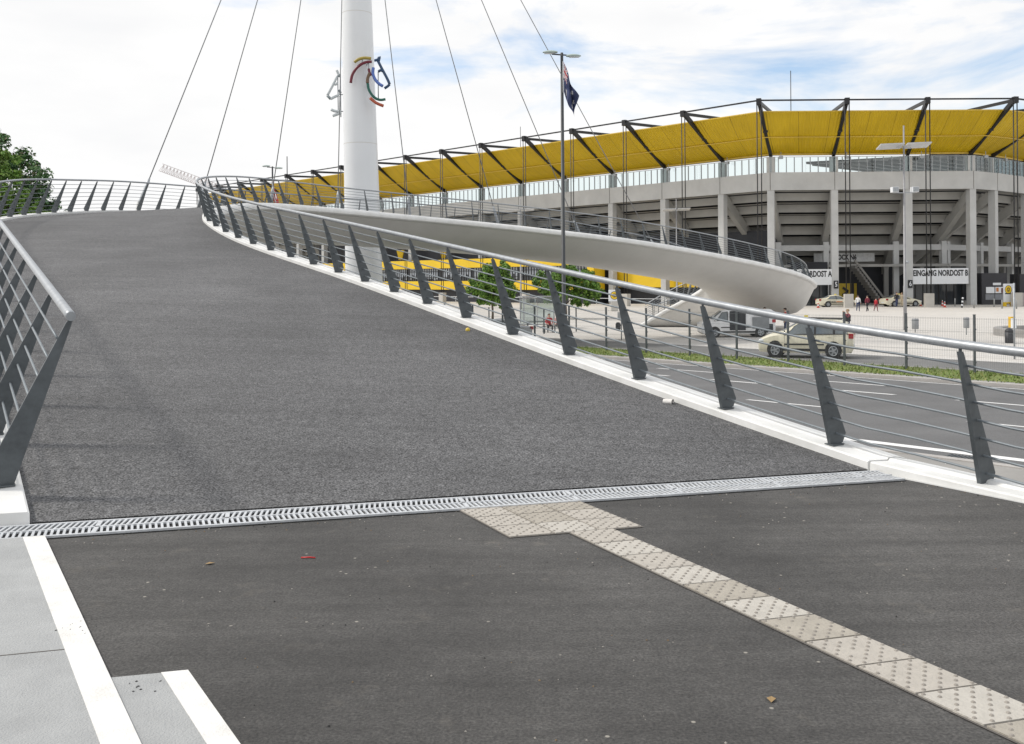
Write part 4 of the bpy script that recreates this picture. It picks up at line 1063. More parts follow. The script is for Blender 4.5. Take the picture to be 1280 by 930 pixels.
# ------------------------------------------------------------------ vehicles
def car(name, label, cat, loc, rz, st, wheels, wr, paint, side, shield, rear, scale=1.0, group=None, extra=None, pillars=()):
    r_ = thing(name, label, cat, loc, rz, group); r_.scale = (scale,) * 3
    def ringp(x):
        if x >= st[0][0]: s = st[0]
        elif x <= st[-1][0]: s = st[-1]
        else:
            for a, c in zip(st, st[1:]):
                if a[0] >= x >= c[0]:
                    t = (a[0] - x) / (a[0] - c[0]); s = [p + (q - p) * t for p, q in zip(a, c)]; break
        _, zb, zs, zr, w_, wt = s
        h = [(w_ * .93, zb), (w_ * .985, zb + .14), (w_, zb + (zs - zb) * .55), (w_ * .975, zs), (wt, zr - .07 * min(1, (zr - zs) / .3)), (wt * .82, zr), (0, zr + .025)]
        return [Vector((x, -a, z)) for a, z in h] + [Vector((x, a, z)) for a, z in h[-2::-1]]
    xs = []
    for a, c in zip(st, st[1:]):
        n = max(1, int((a[0] - c[0]) / .18))
        xs += [a[0] + (c[0] - a[0]) * k / n for k in range(n)]
    xs.append(st[-1][0])
    b = MB(); rows = [ringp(x) for x in xs]; b.grid(rows, 0, True)
    b.add(rows[0], [tuple(reversed(range(13)))]); b.add(rows[-1], [tuple(range(13))])
    b.quad(Vector((st[0][0] - .1, -.7, .24)), Vector((st[-1][0] + .1, -.7, .24)), Vector((st[-1][0] + .1, .7, .24)), Vector((st[0][0] - .1, .7, .24)))
    body = b.build('body', paint, r_); md = body.modifiers.new('e', 'EDGE_SPLIT'); md.split_angle = R(50)
    # arches and sills
    for x in wheels:
        for sg in (-1, 1):
            y = sg * ringp(x)[2].y * -1
            yo = abs(ringp(x)[2].y)
            b = MB(); b.tube([(x, sg * (yo - .25), wr + .03), (x, sg * (yo + .004), wr + .03)], wr * 1.17, 20); a_ = b.build('wheel_arch', RUBBER, r_)
            wv = thing('wheel', '', '', (x, sg * (yo - .1), wr)); del wv['label']; del wv['category']; wv.parent = r_
            b = MB(); b.tube([(0, -sg * .09, 0), (0, sg * .085, 0), (0, sg * .115, 0)], [wr, wr, wr * .93], 22); b.build('tyre', RUBBER, wv)
            b = MB(); n = 5
            b.tube([(0, sg * .112, 0), (0, sg * .12, 0)], wr * .66, 20, 1)
            for k in range(n):
                a = 2 * math.pi * k / n; b.bar((0, sg * .125, 0), (wr * .62 * math.cos(a), sg * .125, wr * .62 * math.sin(a)), .07, .012, 0, up=(0, 1, 0))
            b.tube([(0, sg * .118, 0), (0, sg * .135, 0)], wr * .17, 10)
            ring = [(wr * .6 * math.cos(q), sg * .12, wr * .6 * math.sin(q)) for q in [2 * math.pi * k / 20 for k in range(21)]]
            b.tube(ring, .02, 5); b.build('rim', [GALV, POSTM], wv)
    for sg in (0, 1):
        b = MB(); rows = []; A_, B_ = side[0], side[-1]
        for j in range(7):
            v = -.02 + 1.0 * j / 6; row = []
            for i in range(15):
                t = i / 14; xa_, xb_ = A_[0] + (A_[1] - A_[0]) * v + .07, B_[2] + (B_[3] - B_[2]) * v - .05
                x = xa_ + (xb_ - xa_) * t; rg = ringp(x); p = rg[3].lerp(rg[4], v) if not sg else rg[9].lerp(rg[8], v)
                row.append(p + Vector((0, (.006 if sg else -.006), 0)))
            rows.append(row)
        b.grid(rows, 0, True); b.build('window_surround', RUBBER, r_)
        b = MB()
        for (xa, xa2, xb, xb2) in side[:2]:
            x = xb + .17; rg = ringp(x); y_ = abs(rg[3].y) * (1 if sg else -1); b.box((x, y_ * 1.015, rg[3].z - .10), (.17, .03, .03))
        b.build('door_handle', paint, r_)
        b = MB(); ys = 1 if sg else -1; xf, xr = wheels[0] - wr * 1.3, wheels[1] + wr * 1.3
        b.bar((xf, ys * abs(ringp(xf)[2].y) * 1.006, ringp(xf)[2].z - .06), (xr, ys * abs(ringp(xr)[2].y) * 1.006, ringp(xr)[2].z - .06), .02, .06); b.build('rub_strip', RUBBER, r_)
        for (xa, xa2, xb, xb2) in side:
            b = MB(); rows = []
            for j in range(7):
                v = .05 + .88 * j / 6; row = []
                for i in range(9):
                    t = i / 8; x = (xa + (xa2 - xa) * v) * (1 - t) + (xb + (xb2 - xb) * v) * t
                    rg = ringp(x); p = rg[3].lerp(rg[4], v) if not sg else rg[9].lerp(rg[8], v)
                    p = p + Vector((0, (.012 if sg else -.012), 0)); row.append(p)
                rows.append(row)
            b.grid(rows, 0, True); b.build('side_window', CARGL, r_)
    for nm, rng in (('windscreen', shield), ('rear_window', rear)):
        if not rng: continue
        b = MB(); rows = []
        for j in range(6):
            x = rng[0] + (rng[1] - rng[0]) * j / 5; rg = ringp(x)
            pts = [rg[4].lerp(rg[5], .4), rg[5], rg[6], rg[7], rg[8].lerp(rg[7], .4)]
            o_ = Vector((.012 if nm == 'windscreen' else -.012, 0, .014)); rows.append([p + o_ for p in pts])
        b.grid(rows, 0, True); b.build(nm, CARGL, r_)
    f = st[0][0]; bk = st[-1][0]
    for sg in (-1, 1):
        x = f - .16; rg = ringp(x); y = abs(rg[3].y)
        b = MB(); b.ball((x - .03, sg * (y - .085), rg[3].z - .05), (.20, .13, .09), 12, 8); b.build('headlight', mat('headlight glass', (.65, .68, .70), .15, coat=.4), r_)
        x = bk + .12; rg = ringp(x); y = abs(rg[3].y)
        b = MB(); b.box((x - .02, sg * (y - .05), rg[3].z - .05), (.22, .18, .20)); b.build('tail_light', mat('tail light red', (.36, .015, .02), .25), r_)
        xm = side[0][0] - .05; rg = ringp(xm); b = MB(); b.ball((xm, sg * (abs(rg[3].y) + .10), rg[3].z + .06), (.06, .12, .075), 8, 6); b.build('mirror', paint, r_)
    for x, s_ in ((f, 1), (bk, -1)):
        b = MB(); b.box((x + s_ * .012, 0, .52), (.02, .5, .11)); b.build('number_plate', SIGNW, r_)
    b = MB()
    for sg in (-1, 1):
        b.bar((f - .5, sg * (st[3][4] * 1.004), .36), (bk + .5, sg * (st[3][4] * 1.004), .36), .02, .10)
    b.build('sill_trim', RUBBER, r_)
    if pillars:
        b = MB()
        for x in pillars:
            for sg in (-1, 1):
                rg = ringp(x); b.bar(Vector((x, sg * (abs(rg[3].y) + .008), rg[3].z)), Vector((x, sg * (abs(rg[4].y) + .010), rg[4].z)), .02, .05, up=(1, 0, 0))
                b.bar(Vector((x, sg * (abs(rg[2].y) + .004), .40)), Vector((x, sg * (abs(rg[3].y) + .004), rg[3].z)), .008, .012, up=(1, 0, 0))
        b.build('door_seam', RUBBER, r_)
    if extra: extra(r_, ringp)
    return r_
CARGL = mat('car glass', (.12, .14, .15), .05, var=.2, coat=.6)
CREAM = mat('taxi cream paint', (.74, .70, .55), .3, var=.02, coat=.4)
VANW = mat('van white paint', (.74, .75, .75), .35, var=.03, coat=.3)
SILV = mat('silver car paint', (.36, .38, .39), .3, .5, var=.03, coat=.4)
MINI = [(2.20, .35, .62, .66, .66, .56), (2.13, .24, .73, .79, .79, .68), (1.6, .22, .90, 1.0, .88, .74), (1.12, .22, .98, 1.1, .89, .74), (.30, .22, 1.0, 1.53, .895, .62),
        (-.25, .22, 1.0, 1.64, .895, .64), (-1.3, .22, 1.02, 1.62, .895, .63), (-1.90, .24, 1.03, 1.50, .88, .61), (-2.14, .30, 1.0, 1.10, .85, .72), (-2.2, .4, .9, .95, .8, .66)]
SEDAN = [(2.42, .35, .58, .62, .66, .56), (2.3, .22, .68, .74, .82, .7), (1.5, .2, .85, .93, .9, .76), (.95, .2, .92, 1.0, .9, .76), (.15, .2, .95, 1.37, .9, .56),
         (-.4, .2, .95, 1.45, .9, .58), (-1.0, .2, .95, 1.40, .9, .57), (-1.75, .2, .96, 1.05, .9, .72), (-2.3, .22, .93, .98, .84, .72), (-2.42, .35, .8, .85, .76, .66)]
VANS = [(2.4, .35, .75, .80, .75, .65), (2.25, .25, .93, 1.02, .86, .74), (1.75, .24, 1.08, 1.18, .9, .78), (1.0, .24, 1.12, 1.74, .91, .70), (.3, .24, 1.12, 1.82, .91, .74), (-2.2, .24, 1.12, 1.81, .91, .75), (-2.42, .3, 1.1, 1.72, .88, .7)]
def rooflamp(z, x=0.0):
    def fn(r_, ring):
        b = MB(); b.box((x, 0, z), (.16, .36, .12)); b.build('taxi_light', mat('taxi sign yellow', (.75, .62, .15), .4), r_)
    return fn
def mini_extra(r_, ring):
    rooflamp(1.73)(r_, ring)
    b = MB()
    for k in range(8): b.tube([(.32 + .10 * math.cos(k * .785), .905 - 1.81 + 0, .78 + .06 * math.sin(k * .785)), (.32 + .10 * math.cos(k * .785 + .785), -.905, .78 + .06 * math.sin(k * .785 + .785))], .012, 5)
    for k in range(8): b.tube([(.10 + .06 * math.cos(k * .785), -.905, .78 + .06 * math.sin(k * .785)), (.10 + .06 * math.cos(k * .785 + .785), -.905, .78 + .06 * math.sin(k * .785 + .785))], .012, 5)
    b.build('door_logo', mat('logo green', (.30, .40, .12), .5), r_)
    for sg in (-1, 1):
        b = MB(); b.bar((.2, sg * .60, 1.665), (-1.7, sg * .59, 1.645), .03, .04); b.build('roof_bar', RUBBER, r_)
# heading left and a little away, so its right rear quarter faces the camera
car('parked_taxi', 'cream people carrier taxi on the service road just behind the wire fence', 'car', (13.35, 43.6, G + .004), R(180 - 22), MINI, (1.38, -1.30), .325, CREAM,
    [(.92, .42, -.42, -.42), (-.52, -.52, -1.28, -1.28), (-1.38, -1.38, -1.93, -1.80)], (1.06, .36), (-1.93, -2.11), .97, None, mini_extra, (-.47, -1.33, .95)).scale = (.93, .97, 1.06)
def side_print(sg):
    def fn(r_, ring):
        rooflamp(1.52, -.2)(r_, ring)
        o = lettering('TAXI', .38, Matrix.Translation((-.85, -.915, .62)) @ Matrix.Rotation(R(90), 4, 'X'), BLACKT, r_, .9, .01)
        b = MB(); b.box((-.02, -.912, .66), (.75, .012, .11)); b.build('door_stripe', mat('stripe orange', (.6, .22, .08), .5), r_)
    return fn
car('taxi', 'cream saloon taxi waiting left of the yellow gate, nose to the right', 'car', (39.8, 117.6, G), 0, SEDAN, (1.45, -1.38), .33, CREAM,
    [(.82, .24, -.33, -.33), (-.42, -.42, -1.55, -1.0)], (.90, .22), (-1.08, -1.70), 1.0, 'saloon taxis at the stadium', side_print(-1), (-.38,))
car('taxi', 'cream saloon taxi parked behind the tall lamp with two people at its door', 'car', (47.4, 117.2, G), R(12), SEDAN, (1.45, -1.38), .33, CREAM,
    [(.82, .24, -.33, -.33), (-.42, -.42, -1.55, -1.0)], (.90, .22), (-1.08, -1.70), 1.0, 'saloon taxis at the stadium', rooflamp(1.52, -.2), (-.38,))
def van_extra(r_, ring):
    b = MB(); b.box((.05, .915, 1.10), (1.05, .02, 1.25)); b.box((-1.75, .917, .62), (1.0, .02, .5)); b.build('open_side_door', DARKW, r_)
    b = MB(); b.box((-1.45, .918, .95), (1.1, .02, .75)); b.build('side_panel', mat('panel grey', (.22, .235, .245), .5), r_)
    b = MB()
    for k in range(5): b.box((-1.9 + .2 * k, .921, 1.50), (.11, .015, .16))
    b.build('side_lettering', mat('lettering grey', (.28, .30, .32), .6), r_)
van = car('delivery_van', 'white van with its dark side door open, standing under the bridge end', 'van', (13.75, 59.2, G), R(180), VANS, (1.55, -1.45), .32, VANW,
    [(1.55, 1.02, .72, .72)], (1.70, 1.05), (-2.24, -2.40), .93, None, van_extra)
car('low_car', 'low silver car on the service road, its roof just above the white kerb', 'car', (-.9, 56.6, G + .004), R(133), SEDAN, (1.45, -1.38), .33, SILV,
    [(.82, .24, -.33, -.33), (-.42, -.42, -1.55, -1.0)], (.90, .22), (-1.08, -1.70), .93)

# ------------------------------------------------------------------ people
SKIN = mat('skin', (.55, .36, .27), .6, var=.05); HAIRD = mat('dark hair', (.035, .025, .02), .7); HAIRL = mat('fair hair', (.32, .22, .12), .7)
CLOTH = {k: mat('cloth ' + k, c, .85, var=.12, scale=8) for k, c in dict(red=(.45, .03, .04), black=(.02, .02, .025), white=(.72, .72, .72), navy=(.03, .045, .11), maroon=(.20, .03, .05),
         orange=(.75, .19, .05), beige=(.50, .42, .30), grey=(.18, .19, .2), blue=(.07, .12, .28), pink=(.60, .35, .33)).items()}
def person(label, loc, rz, top, legs, pose='stand', hair=HAIRD, h=1.72, shoes='black', group=None, vest=None):
    V, E, RAD, SEG = [], [], [], []
    def v(p, r_): V.append(Vector(p)); RAD.append(r_ if isinstance(r_, tuple) else (r_, r_)); return len(V) - 1
    def e(a, c, m): E.append((a, c)); SEG.append((a, c, m))
    sit = pose == 'sit'; hz = .50 if sit else .93
    ln = -.03 if pose == 'walk' else 0
    pel = v((0, 0, hz), (.15, .115)); sp = v((0, .01 - ln, hz + .22), (.135, .10)); ch = v((0, -.0 - ln, hz + .44), (.165, .115)); nk = v((0, .01, hz + .57), .055); h0 = v((0, .03, hz + .64), .075); h1 = v((0, .035, hz + .73), .098); h2 = v((0, .02, hz + .81), .07)
    e(pel, sp, 'top'); e(sp, ch, 'top'); e(ch, nk, 'skin'); e(nk, h0, 'skin'); e(h0, h1, 'skin'); e(h1, h2, 'skin')
    hands = []
    for sg in (-1, 1):
        sh = v((sg * .185, 0, hz + .47), .062)
        if pose == 'hold': el, wr_ = (sg * .27, .16, hz + .33), (sg * .10, .27, hz + .60)
        elif pose == 'walk': el, wr_ = (sg * .245, -.06 * sg, hz + .20), (sg * .25, .10 * sg + .08, hz - .02)
        elif sit: el, wr_ = (sg * .25, .06, hz + .22), (sg * .16, .28, hz + .13)
        else: el, wr_ = (sg * .245, -.03, hz + .20), (sg * .24, .05, hz - .03)
        a = v(el, .046); c = v(wr_, .031); dvec = (Vector(wr_) - Vector(el)).normalized()
        k = v(Vector(wr_) + dvec * .085, (.042, .022))
        e(ch, sh, 'top'); e(sh, a, 'top'); e(a, c, 'top'); e(c, k, 'skin'); hands.append((Vector(wr_) + dvec * .07, dvec, sg))
        hp = v((sg * .092, 0, hz - .03), .095)
        if sit: kn, an = (sg * .15, .42, hz + .02), (sg * .16, .40, .09)
        elif pose == 'walk': kn, an = (sg * .09, .05 + .12 * sg, .49), (sg * .09, .24 * sg - .03, .10 + (.05 if sg < 0 else 0))
        else: kn, an = (sg * .105, .02, .49), (sg * .115, -.02, .085)
        a = v(kn, .066); c = v(an, .046); t = v((an[0] * 1.12, an[1] + .15, .04 + (an[2] - .085)), (.045, .032))
        e(pel, hp, 'legs'); e(hp, a, 'legs'); e(a, c, 'legs'); e(c, t, 'shoes')
    me = bpy.data.meshes.new('person'); me.from_pydata(V, E, [])
    ob = bpy.data.objects.new('person', me); COL.objects.link(ob)
    sk = ob.modifiers.new('s', 'SKIN'); sk.use_smooth_shade = True
    for i, d in enumerate(me.skin_vertices[0].data): d.radius = RAD[i]; d.use_root = (i == 0)
    ss = ob.modifiers.new('u', 'SUBSURF'); ss.levels = 1; ss.render_levels = 1
    dg = bpy.context.evaluated_depsgraph_get(); m2 = bpy.data.meshes.new_from_object(ob.evaluated_get(dg)); bpy.data.objects.remove(ob); bpy.data.meshes.remove(me)
    names = ['skin', 'top', 'legs', 'shoes']; mats = [SKIN, CLOTH[top], CLOTH[legs], CLOTH[shoes]]
    m2.materials.clear()
    for q in mats: m2.materials.append(q)
    def seg_d(p, a, c):
        d = c - a; t = max(0, min(1, (p - a).dot(d) / d.length_squared)); return (p - a - d * t).length
    for f in m2.polygons:
        c = f.center; best = min(SEG, key=lambda s: seg_d(c, V[s[0]], V[s[1]])); m_ = best[2]
        if m_ == 'skin' and c.z < hz + .535 and abs(c.x) < .2 and c.z > hz + .3 and pose != 'hold': m_ = 'top'
        f.material_index = names.index(m_); f.use_smooth = True
    bm = bmesh.new(); bm.from_mesh(m2)
    tmp = MB()
    for (w_, d, sg) in hands:          # four fingers and a thumb on each hand
        s = d.cross(Vector((0, 1, .3))).normalized()
        b_ = Vector((0, 1, 0)) if abs(d.y) < .8 else Vector((0, 0, -1))
        for k, l in enumerate((.066, .078, .074, .058)):
            o_ = w_ + s * (k - 1.5) * .019; tmp.tube([o_, o_ + d * l * .55 + b_ * .006, o_ + d * l + b_ * .02], [.0095, .009, .0075], 5)
        o_ = w_ - d * .035 - s * .035 * sg; tmp.tube([o_, o_ - s * .022 * sg + d * .03 + b_ * .01, o_ - s * .022 * sg + d * .058 + b_ * .02], [.011, .0105, .0085], 5)
    tmp.tube([(0, .115, hz + .755), (0, .145, hz + .715), (0, .12, hz + .705)], [.008, .016, .01], 5)
    tm = tmp.mesh('t', SKIN); bm.from_mesh(tm); bm.to_mesh(m2); bm.free(); bpy.data.meshes.remove(tm)
    m2.name = 'person'
    o = link('person', m2); tag(o, label, 'person', group)
    o.location = loc; o.rotation_euler = (0, 0, rz); k = h / 1.76 if not sit else h / 1.72; o.scale = (k, k, k)
    b = MB(); rows = []
    for j in range(6):
        t = j / 5 * 1.75; rows.append([(.098 * math.sin(t) * math.cos(a * math.pi / 7), .012 + .108 * math.sin(t) * math.sin(a * math.pi / 7), hz + .745 + .088 * math.cos(t) - (.04 if j == 5 and math.sin(a * math.pi / 7) < .2 else 0) + (.05 if j == 5 and math.sin(a * math.pi / 7) > .5 else 0)) for a in range(14)])
    b.grid(rows, 0, True, True); b.build('hair', hair, o)
    if vest:
        b = MB(); rows = []
        for z, rx, ry in ((hz + .08, .20, .155), (hz + .25, .19, .145), (hz + .42, .215, .155), (hz + .50, .15, .11)):
            rows.append([(rx * math.cos(a * math.pi / 8), ry * math.sin(a * math.pi / 8), z) for a in range(16)])
        b.grid(rows, 0, True, True); b.build('waistcoat', CLOTH[vest], o)
    return o
person('man in maroon sleeves and black waistcoat standing on the plaza behind the people carrier', (20.0, 57.2, G), R(100), 'maroon', 'navy', 'hold', HAIRL, 1.72, 'pink', vest='black')
person('person in white and red top walking, leftmost of the three walking towards the taxis', (36.2, 100.5, G), R(-30), 'white', 'navy', 'walk', HAIRD, 1.75, group='people walking on the plaza')
person('person in a dark jacket over red, middle of the three walking on the plaza', (37.0, 100.0, G), R(20), 'maroon', 'black', 'walk', HAIRD, 1.72, group='people walking on the plaza')
person('child in a red jacket, rightmost of the three walking on the plaza', (37.95, 100.2, G), R(-60), 'red', 'maroon', 'walk', HAIRD, 1.45, group='people walking on the plaza')
person('person in black standing beside the taxi behind the tall lamp', (45.9, 114.6, G), R(170), 'black', 'navy', 'walk', HAIRD, 1.8)
person('person in beige standing at the taxi door next to the tall lamp', (46.65, 114.9, G), R(120), 'beige', 'beige', 'stand', HAIRL, 1.75)
person('person in an orange jacket at the rear of the white van', (16.15, 61.4, G), R(150), 'orange', 'black', 'stand', HAIRD, 1.74)
person('person in a red jacket standing between the white van and the people carrier', (17.35, 61.0, G), R(80), 'red', 'navy', 'stand', HAIRD, 1.7)
# bench with two people
bn = thing('park_bench', 'low grey bench on the plaza seen below the railing, with two people sitting', 'bench', (2.75, 65.6, G), R(8))
b = MB(); b.box((0, 0, .44), (1.6, .45, .07)); b.build('seat', BLOCKC, bn)
for x in (-.6, .6):
    b = MB(); b.box((x, 0, .2), (.12, .4, .4)); b.build('leg', POSTM, bn)
person('person in red top and dark trousers sitting on the left of the bench', (2.5, 65.45, G), R(188), 'red', 'black', 'sit', HAIRD, 1.68)
person('person in pale pink top and grey trousers sitting on the right of the bench', (3.1, 65.5, G), R(170), 'pink', 'grey', 'sit', HAIRL, 1.66)
# round seat wall at the right edge
rw = MB(); RCX, RCY = 33.2, 57.6
rows = []
for a in range(49):
    t = a / 48 * 2 * math.pi; rows.append([(r_ * math.cos(t), r_ * math.sin(t), z) for r_, z in ((3.9, 0), (3.9, .42), (3.88, .45), (3.42, .45), (3.4, .42), (3.4, 0))])
rw.grid(rows, 0, False); o = rw.build('round_seat_wall', mat('seat wall concrete', (.30, .29, .28), .9)); o.location = (RCX, RCY, G)
tag(o, 'low round concrete seat wall at the right edge of the plaza', 'seat wall')
person('person in red jacket and blue trousers sitting on the round seat wall', (30.35, 55.35, G), R(205), 'red', 'blue', 'sit', HAIRD, 1.72)

# ------------------------------------------------------------------ bins, posts, boards, cones, bollards
def bin_on_post(label, loc, m, r_=.19, h=.62, zb=.45, group=None):
    t_ = thing('litter_bin', label, 'litter bin', loc, 0, group)
    b = MB(); b.tube([(0, 0, 0), (0, 0, zb + h)], .035, 8); b.build('post', GALV, t_)
    b = MB(); b.tube([(0, .0, zb), (0, 0, zb + .03), (0, 0, zb + h - .05), (0, 0, zb + h)], [r_ * .92, r_, r_, r_ * .9], 16); b.build('bin_body', m, t_)
    b = MB(); b.tube([(0, 0, zb + h - .13), (0, 0, zb + h - .10)], r_ * 1.03, 16); b.build('rim', POSTM, t_)
    return t_
BING = mat('bin grey', (.30, .31, .32), .5, .3)
bin_on_post('grey drum litter bin on the plaza just right of the tall winged lamp', (26.1, 62.2, G), BING, .21, .68, .22, 'grey plaza bins')
bin_on_post('grey drum litter bin on a thin post, left of the round seat wall', (28.0, 59.2, G), BING, .17, .66, .42, 'grey plaza bins')
t_ = thing('litter_bin', 'black dome-topped litter bin in front of the round seat wall', 'litter bin', (26.7, 51.6, G))
b = MB(); b.tube([(0, 0, 0), (0, 0, .04), (0, 0, .62)], [.20, .22, .22], 16); b.build('bin_body', mat('bin black', (.03, .03, .035), .5), t_)
b = MB(); b.tube([(0, 0, .62), (0, 0, .68), (0, 0, .76), (0, 0, .80)], [.225, .215, .14, .04], 16); b.build('dome_lid', mat('bin black', (.03, .03, .035), .5), t_)
t_ = thing('sign_post', 'grey sign post with an edge-on plate beside the black dome-topped bin', 'sign post', (21.7, 41.5, G))
b = MB(); b.tube([(0, 0, 0), (0, 0, 3.3)], .038, 10); b.build('pole', GALV, t_)
b = MB(); b.box((.03, .12, 1.55), (.03, .42, .42)); b.build('sign_plate', SIGNW, t_)
t_ = thing('letter_box', 'yellow box on a short stand at the right edge behind the sign post', 'letter box', (28.75, 55.3, G))
b = MB(); b.box((0, 0, .95), (.22, .3, .62)); b.build('box', mat('box yellow', (.72, .45, .04), .5), t_)
b = MB(); b.box((0, 0, .32), (.07, .07, .64)); b.build('stand', GALV, t_)
t_ = thing('sign_post', 'grey sign post with a small plate, left of the tall swung stair of the bridge', 'sign post', (6.45, 56.8, G))
b = MB(); b.tube([(0, 0, 0), (0, 0, 2.4)], .035, 8); b.build('pole', GALV, t_)
b = MB(); b.box((-.05, -.05, 1.42), (.36, .02, .46)); b.build('sign_plate', mat('plate grey', (.48, .50, .50), .5), t_)
t_ = thing('litter_bin', 'small black bin hung on the sign post near the bridge stair', 'litter bin', (6.25, 56.75, G + .62))
b = MB(); b.tube([(0, 0, 0), (0, 0, .05), (0, 0, .34), (0, 0, .43)], [.12, .15, .15, .08], 12); b.build('bin_body', mat('bin black', (.03, .03, .035), .5), t_)
b = MB(); b.box((.16, .03, .25), (.08, .04, .06)); b.build('bracket', POSTM, t_)
def emblem_board(label, loc, wd, ht, feet, oval):
    t_ = thing('emblem_board', label, 'sign', loc)
    b = MB(); b.box((0, 0, feet + ht / 2), (wd, .14, ht)); b.build('sign_panel', SIGNW, t_)
    cz = feet + ht * .68 if oval > 1 else feet + ht * .5
    def disc(nm, r_, m, y, sx=1.0):
        b = MB(); n = 28; b.add([(r_ * sx * math.cos(2 * math.pi * k / n), y, cz + r_ * oval * math.sin(2 * math.pi * k / n)) for k in range(n)], [tuple(range(n))]); return b.build(nm, m, t_)
    r0 = wd * .36
    o = disc('emblem', r0, BLACKT, -.074)
    b = MB(); n = 28; q = .88; b.add([(r0 * q * math.cos(2 * math.pi * k / n), -.077, cz + r0 * q * oval * math.sin(2 * math.pi * k / n)) for k in range(n)], [tuple(range(n))]); b.build('emblem_field', YELLOWB, o)
    b = MB(); q = .50; b.add([(r0 * q * math.cos(2 * math.pi * k / n), -.080, cz + r0 * q * oval * math.sin(2 * math.pi * k / n)) for k in range(n)], [tuple(range(n))])
    b.build('emblem_core', mat('emblem core', (.20, .13, .03), .5), o)
    b = MB(); b.bar((-r0 * .25, -.083, cz - r0 * .25), (r0 * .0, -.083, cz + r0 * .35), .02, r0 * .16, up=(1, 0, 0)); b.bar((r0 * .25, -.083, cz - r0 * .25), (r0 * .0, -.083, cz + r0 * .35), .02, r0 * .16, up=(1, 0, 0)); b.build('emblem_mark', YELLOWB, o)
    return t_
e_ = emblem_board('white board with oval yellow emblem on yellow feet at the far right', (59.0, 114.2, G), 1.15, 2.2, .5, 1.25)
b = MB(); b.box((0, -.075, 1.52), (.8, .01, .13)); b.build('caption_bar', BLACKT, e_)
for x in (-.42, .42):
    b = MB(); b.box((x, 0, .25), (.28, .4, .5)); b.build('foot', YELLOWB, e_)
b = MB(); b.box((0, 0, .42), (1.05, .35, .16)); b.build('base_beam', YELLOWB, e_)
t_ = thing('concrete_block', 'pale concrete block right behind the white emblem board', 'block', (60.75, 114.0, G))
b = MB(); b.box((0, 0, .8), (1.0, .8, 1.6)); b.build('block_body', mat('block pink grey', (.40, .36, .35), .9), t_)
e_ = emblem_board('small white board with round yellow emblem before the dark ground floor, below the bridge', (11.5, 108.0, G), 1.3, 1.3, 1.12, 1.0)
b = MB(); b.box((0, 0, .56), (.75, .5, 1.12)); b.build('plinth', BLOCKC, e_)
cone_m = MB()
cone_m.box((0, 0, .02), (.36, .36, .04), 0)
zz = [.04, .22, .22, .40, .40, .58, .58, .70]
for k in range(0, 8, 2):
    r_a, r_b = .15 - .115 * zz[k] / .7, .15 - .115 * zz[k + 1] / .7
    cone_m.tube([(0, 0, zz[k]), (0, 0, zz[k + 1])], [r_a, r_b], 12, (k // 2) % 2)
cme = cone_m.mesh('traffic_cone', [mat('cone red', (.55, .06, .03), .5), SIGNW])
for (x, y, lab) in ((50.2, 118.0, 'red and white traffic cone left of the concrete anchor below entrance B'), (50.6, 112.3, 'red and white traffic cone at the foot of the concrete anchor below entrance B'), (52.7, 117.6, 'red and white traffic cone right of the concrete anchor below entrance B'), (36.4, 114.2, 'red and white traffic cone at the rear of the left saloon taxi')):
    o = link('traffic_cone', cme); o.location = (x, y, G); tag(o, lab, 'traffic cone', 'traffic cones on the plaza')
bol = MB(); bol.tube([(0, 0, 0), (0, 0, .92), (0, 0, .97), (0, 0, 1.0)], [.075, .075, .06, .02], 10); bme = bol.mesh('bollard', mat('bollard grey', (.34, .35, .35), .5, .3))
names = ['nearest the right corner column', 'second from the corner column', 'third from the corner column', 'in the middle of the row before the kiosk', 'third from the emblem board', 'second from the emblem board', 'closest to the white emblem board']
for k in range(7):
    x = 52.6 + k * 1.02 ; y = 108.5 - 1.1 * k + (8.0 if k % 3 == 1 else 0)
    o = link('bollard', bme); o.location = (x + y * 0.0 - 0.4, y, G); tag(o, 'slim grey steel bollard, ' + names[k], 'bollard', 'bollards at the right corner of the plaza')
t_ = thing('marker_post', 'black and white striped marker post leaning near the right corner column', 'post', (51.8, 110.6, G))
b = MB()
for k in range(6): b.tube([(.02 * k, 0, .2 * k), (.02 * (k + 1), 0, .2 * (k + 1))], .1, 10, k % 2)
b.build('striped_post', [BLACKT, SIGNW], t_)
# white barrier along the dark ground floor of the left face
br = thing('barrier_rail', 'thin white tubular barrier running along the dark ground floor below the bridge', 'barrier', (0, 0, 0))
b = MB(); p0, p1 = LF(3, 8.5, G + 1.0), LF(40, 8.5, G + 1.0); b.tube([p0, p1], .04, 6); b.build('rail', SIGNW, br)
for k in range(10):
    p = p0.lerp(p1, k / 9); b = MB(); b.tube([Vector((p.x, p.y, G)), p], .04, 6); b.build('post', SIGNW, br)
# glazed shelter
sh = thing('bus_shelter', 'small glazed shelter with steel frame on the plaza, right of the small round tree', 'shelter', (2.0, 71.5, G), R(12))
b = MB()
for x in (-1.3, 1.3):
    for y in (-.6, .6): b.box((x, y, 1.15), (.08, .08, 2.3))
b.box((0, .6, .25), (2.6, .05, .06)); b.box((0, .6, 2.2), (2.6, .06, .08)); b.box((0, .6, 1.15), (.05, .05, 2.2)); b.build('frame', GALV, sh)
b = MB(); b.box((0, 0, 2.34), (2.9, 1.5, .09)); b.build('roof', BING, sh)
for x0, x1 in ((-1.26, -.04), (.04, 1.26)):
    b = MB(); b.quad((x0, .6, .3), (x1, .6, .3), (x1, .6, 2.15), (x0, .6, 2.15)); b.build('glass_pane', GLASS, sh)
b = MB(); b.box((0, .35, .45), (1.8, .35, .06)); b.box((-.8, .35, .22), (.06, .3, .42)); b.box((.8, .35, .22), (.06, .3, .42)); b.build('bench_seat', POSTM, sh)
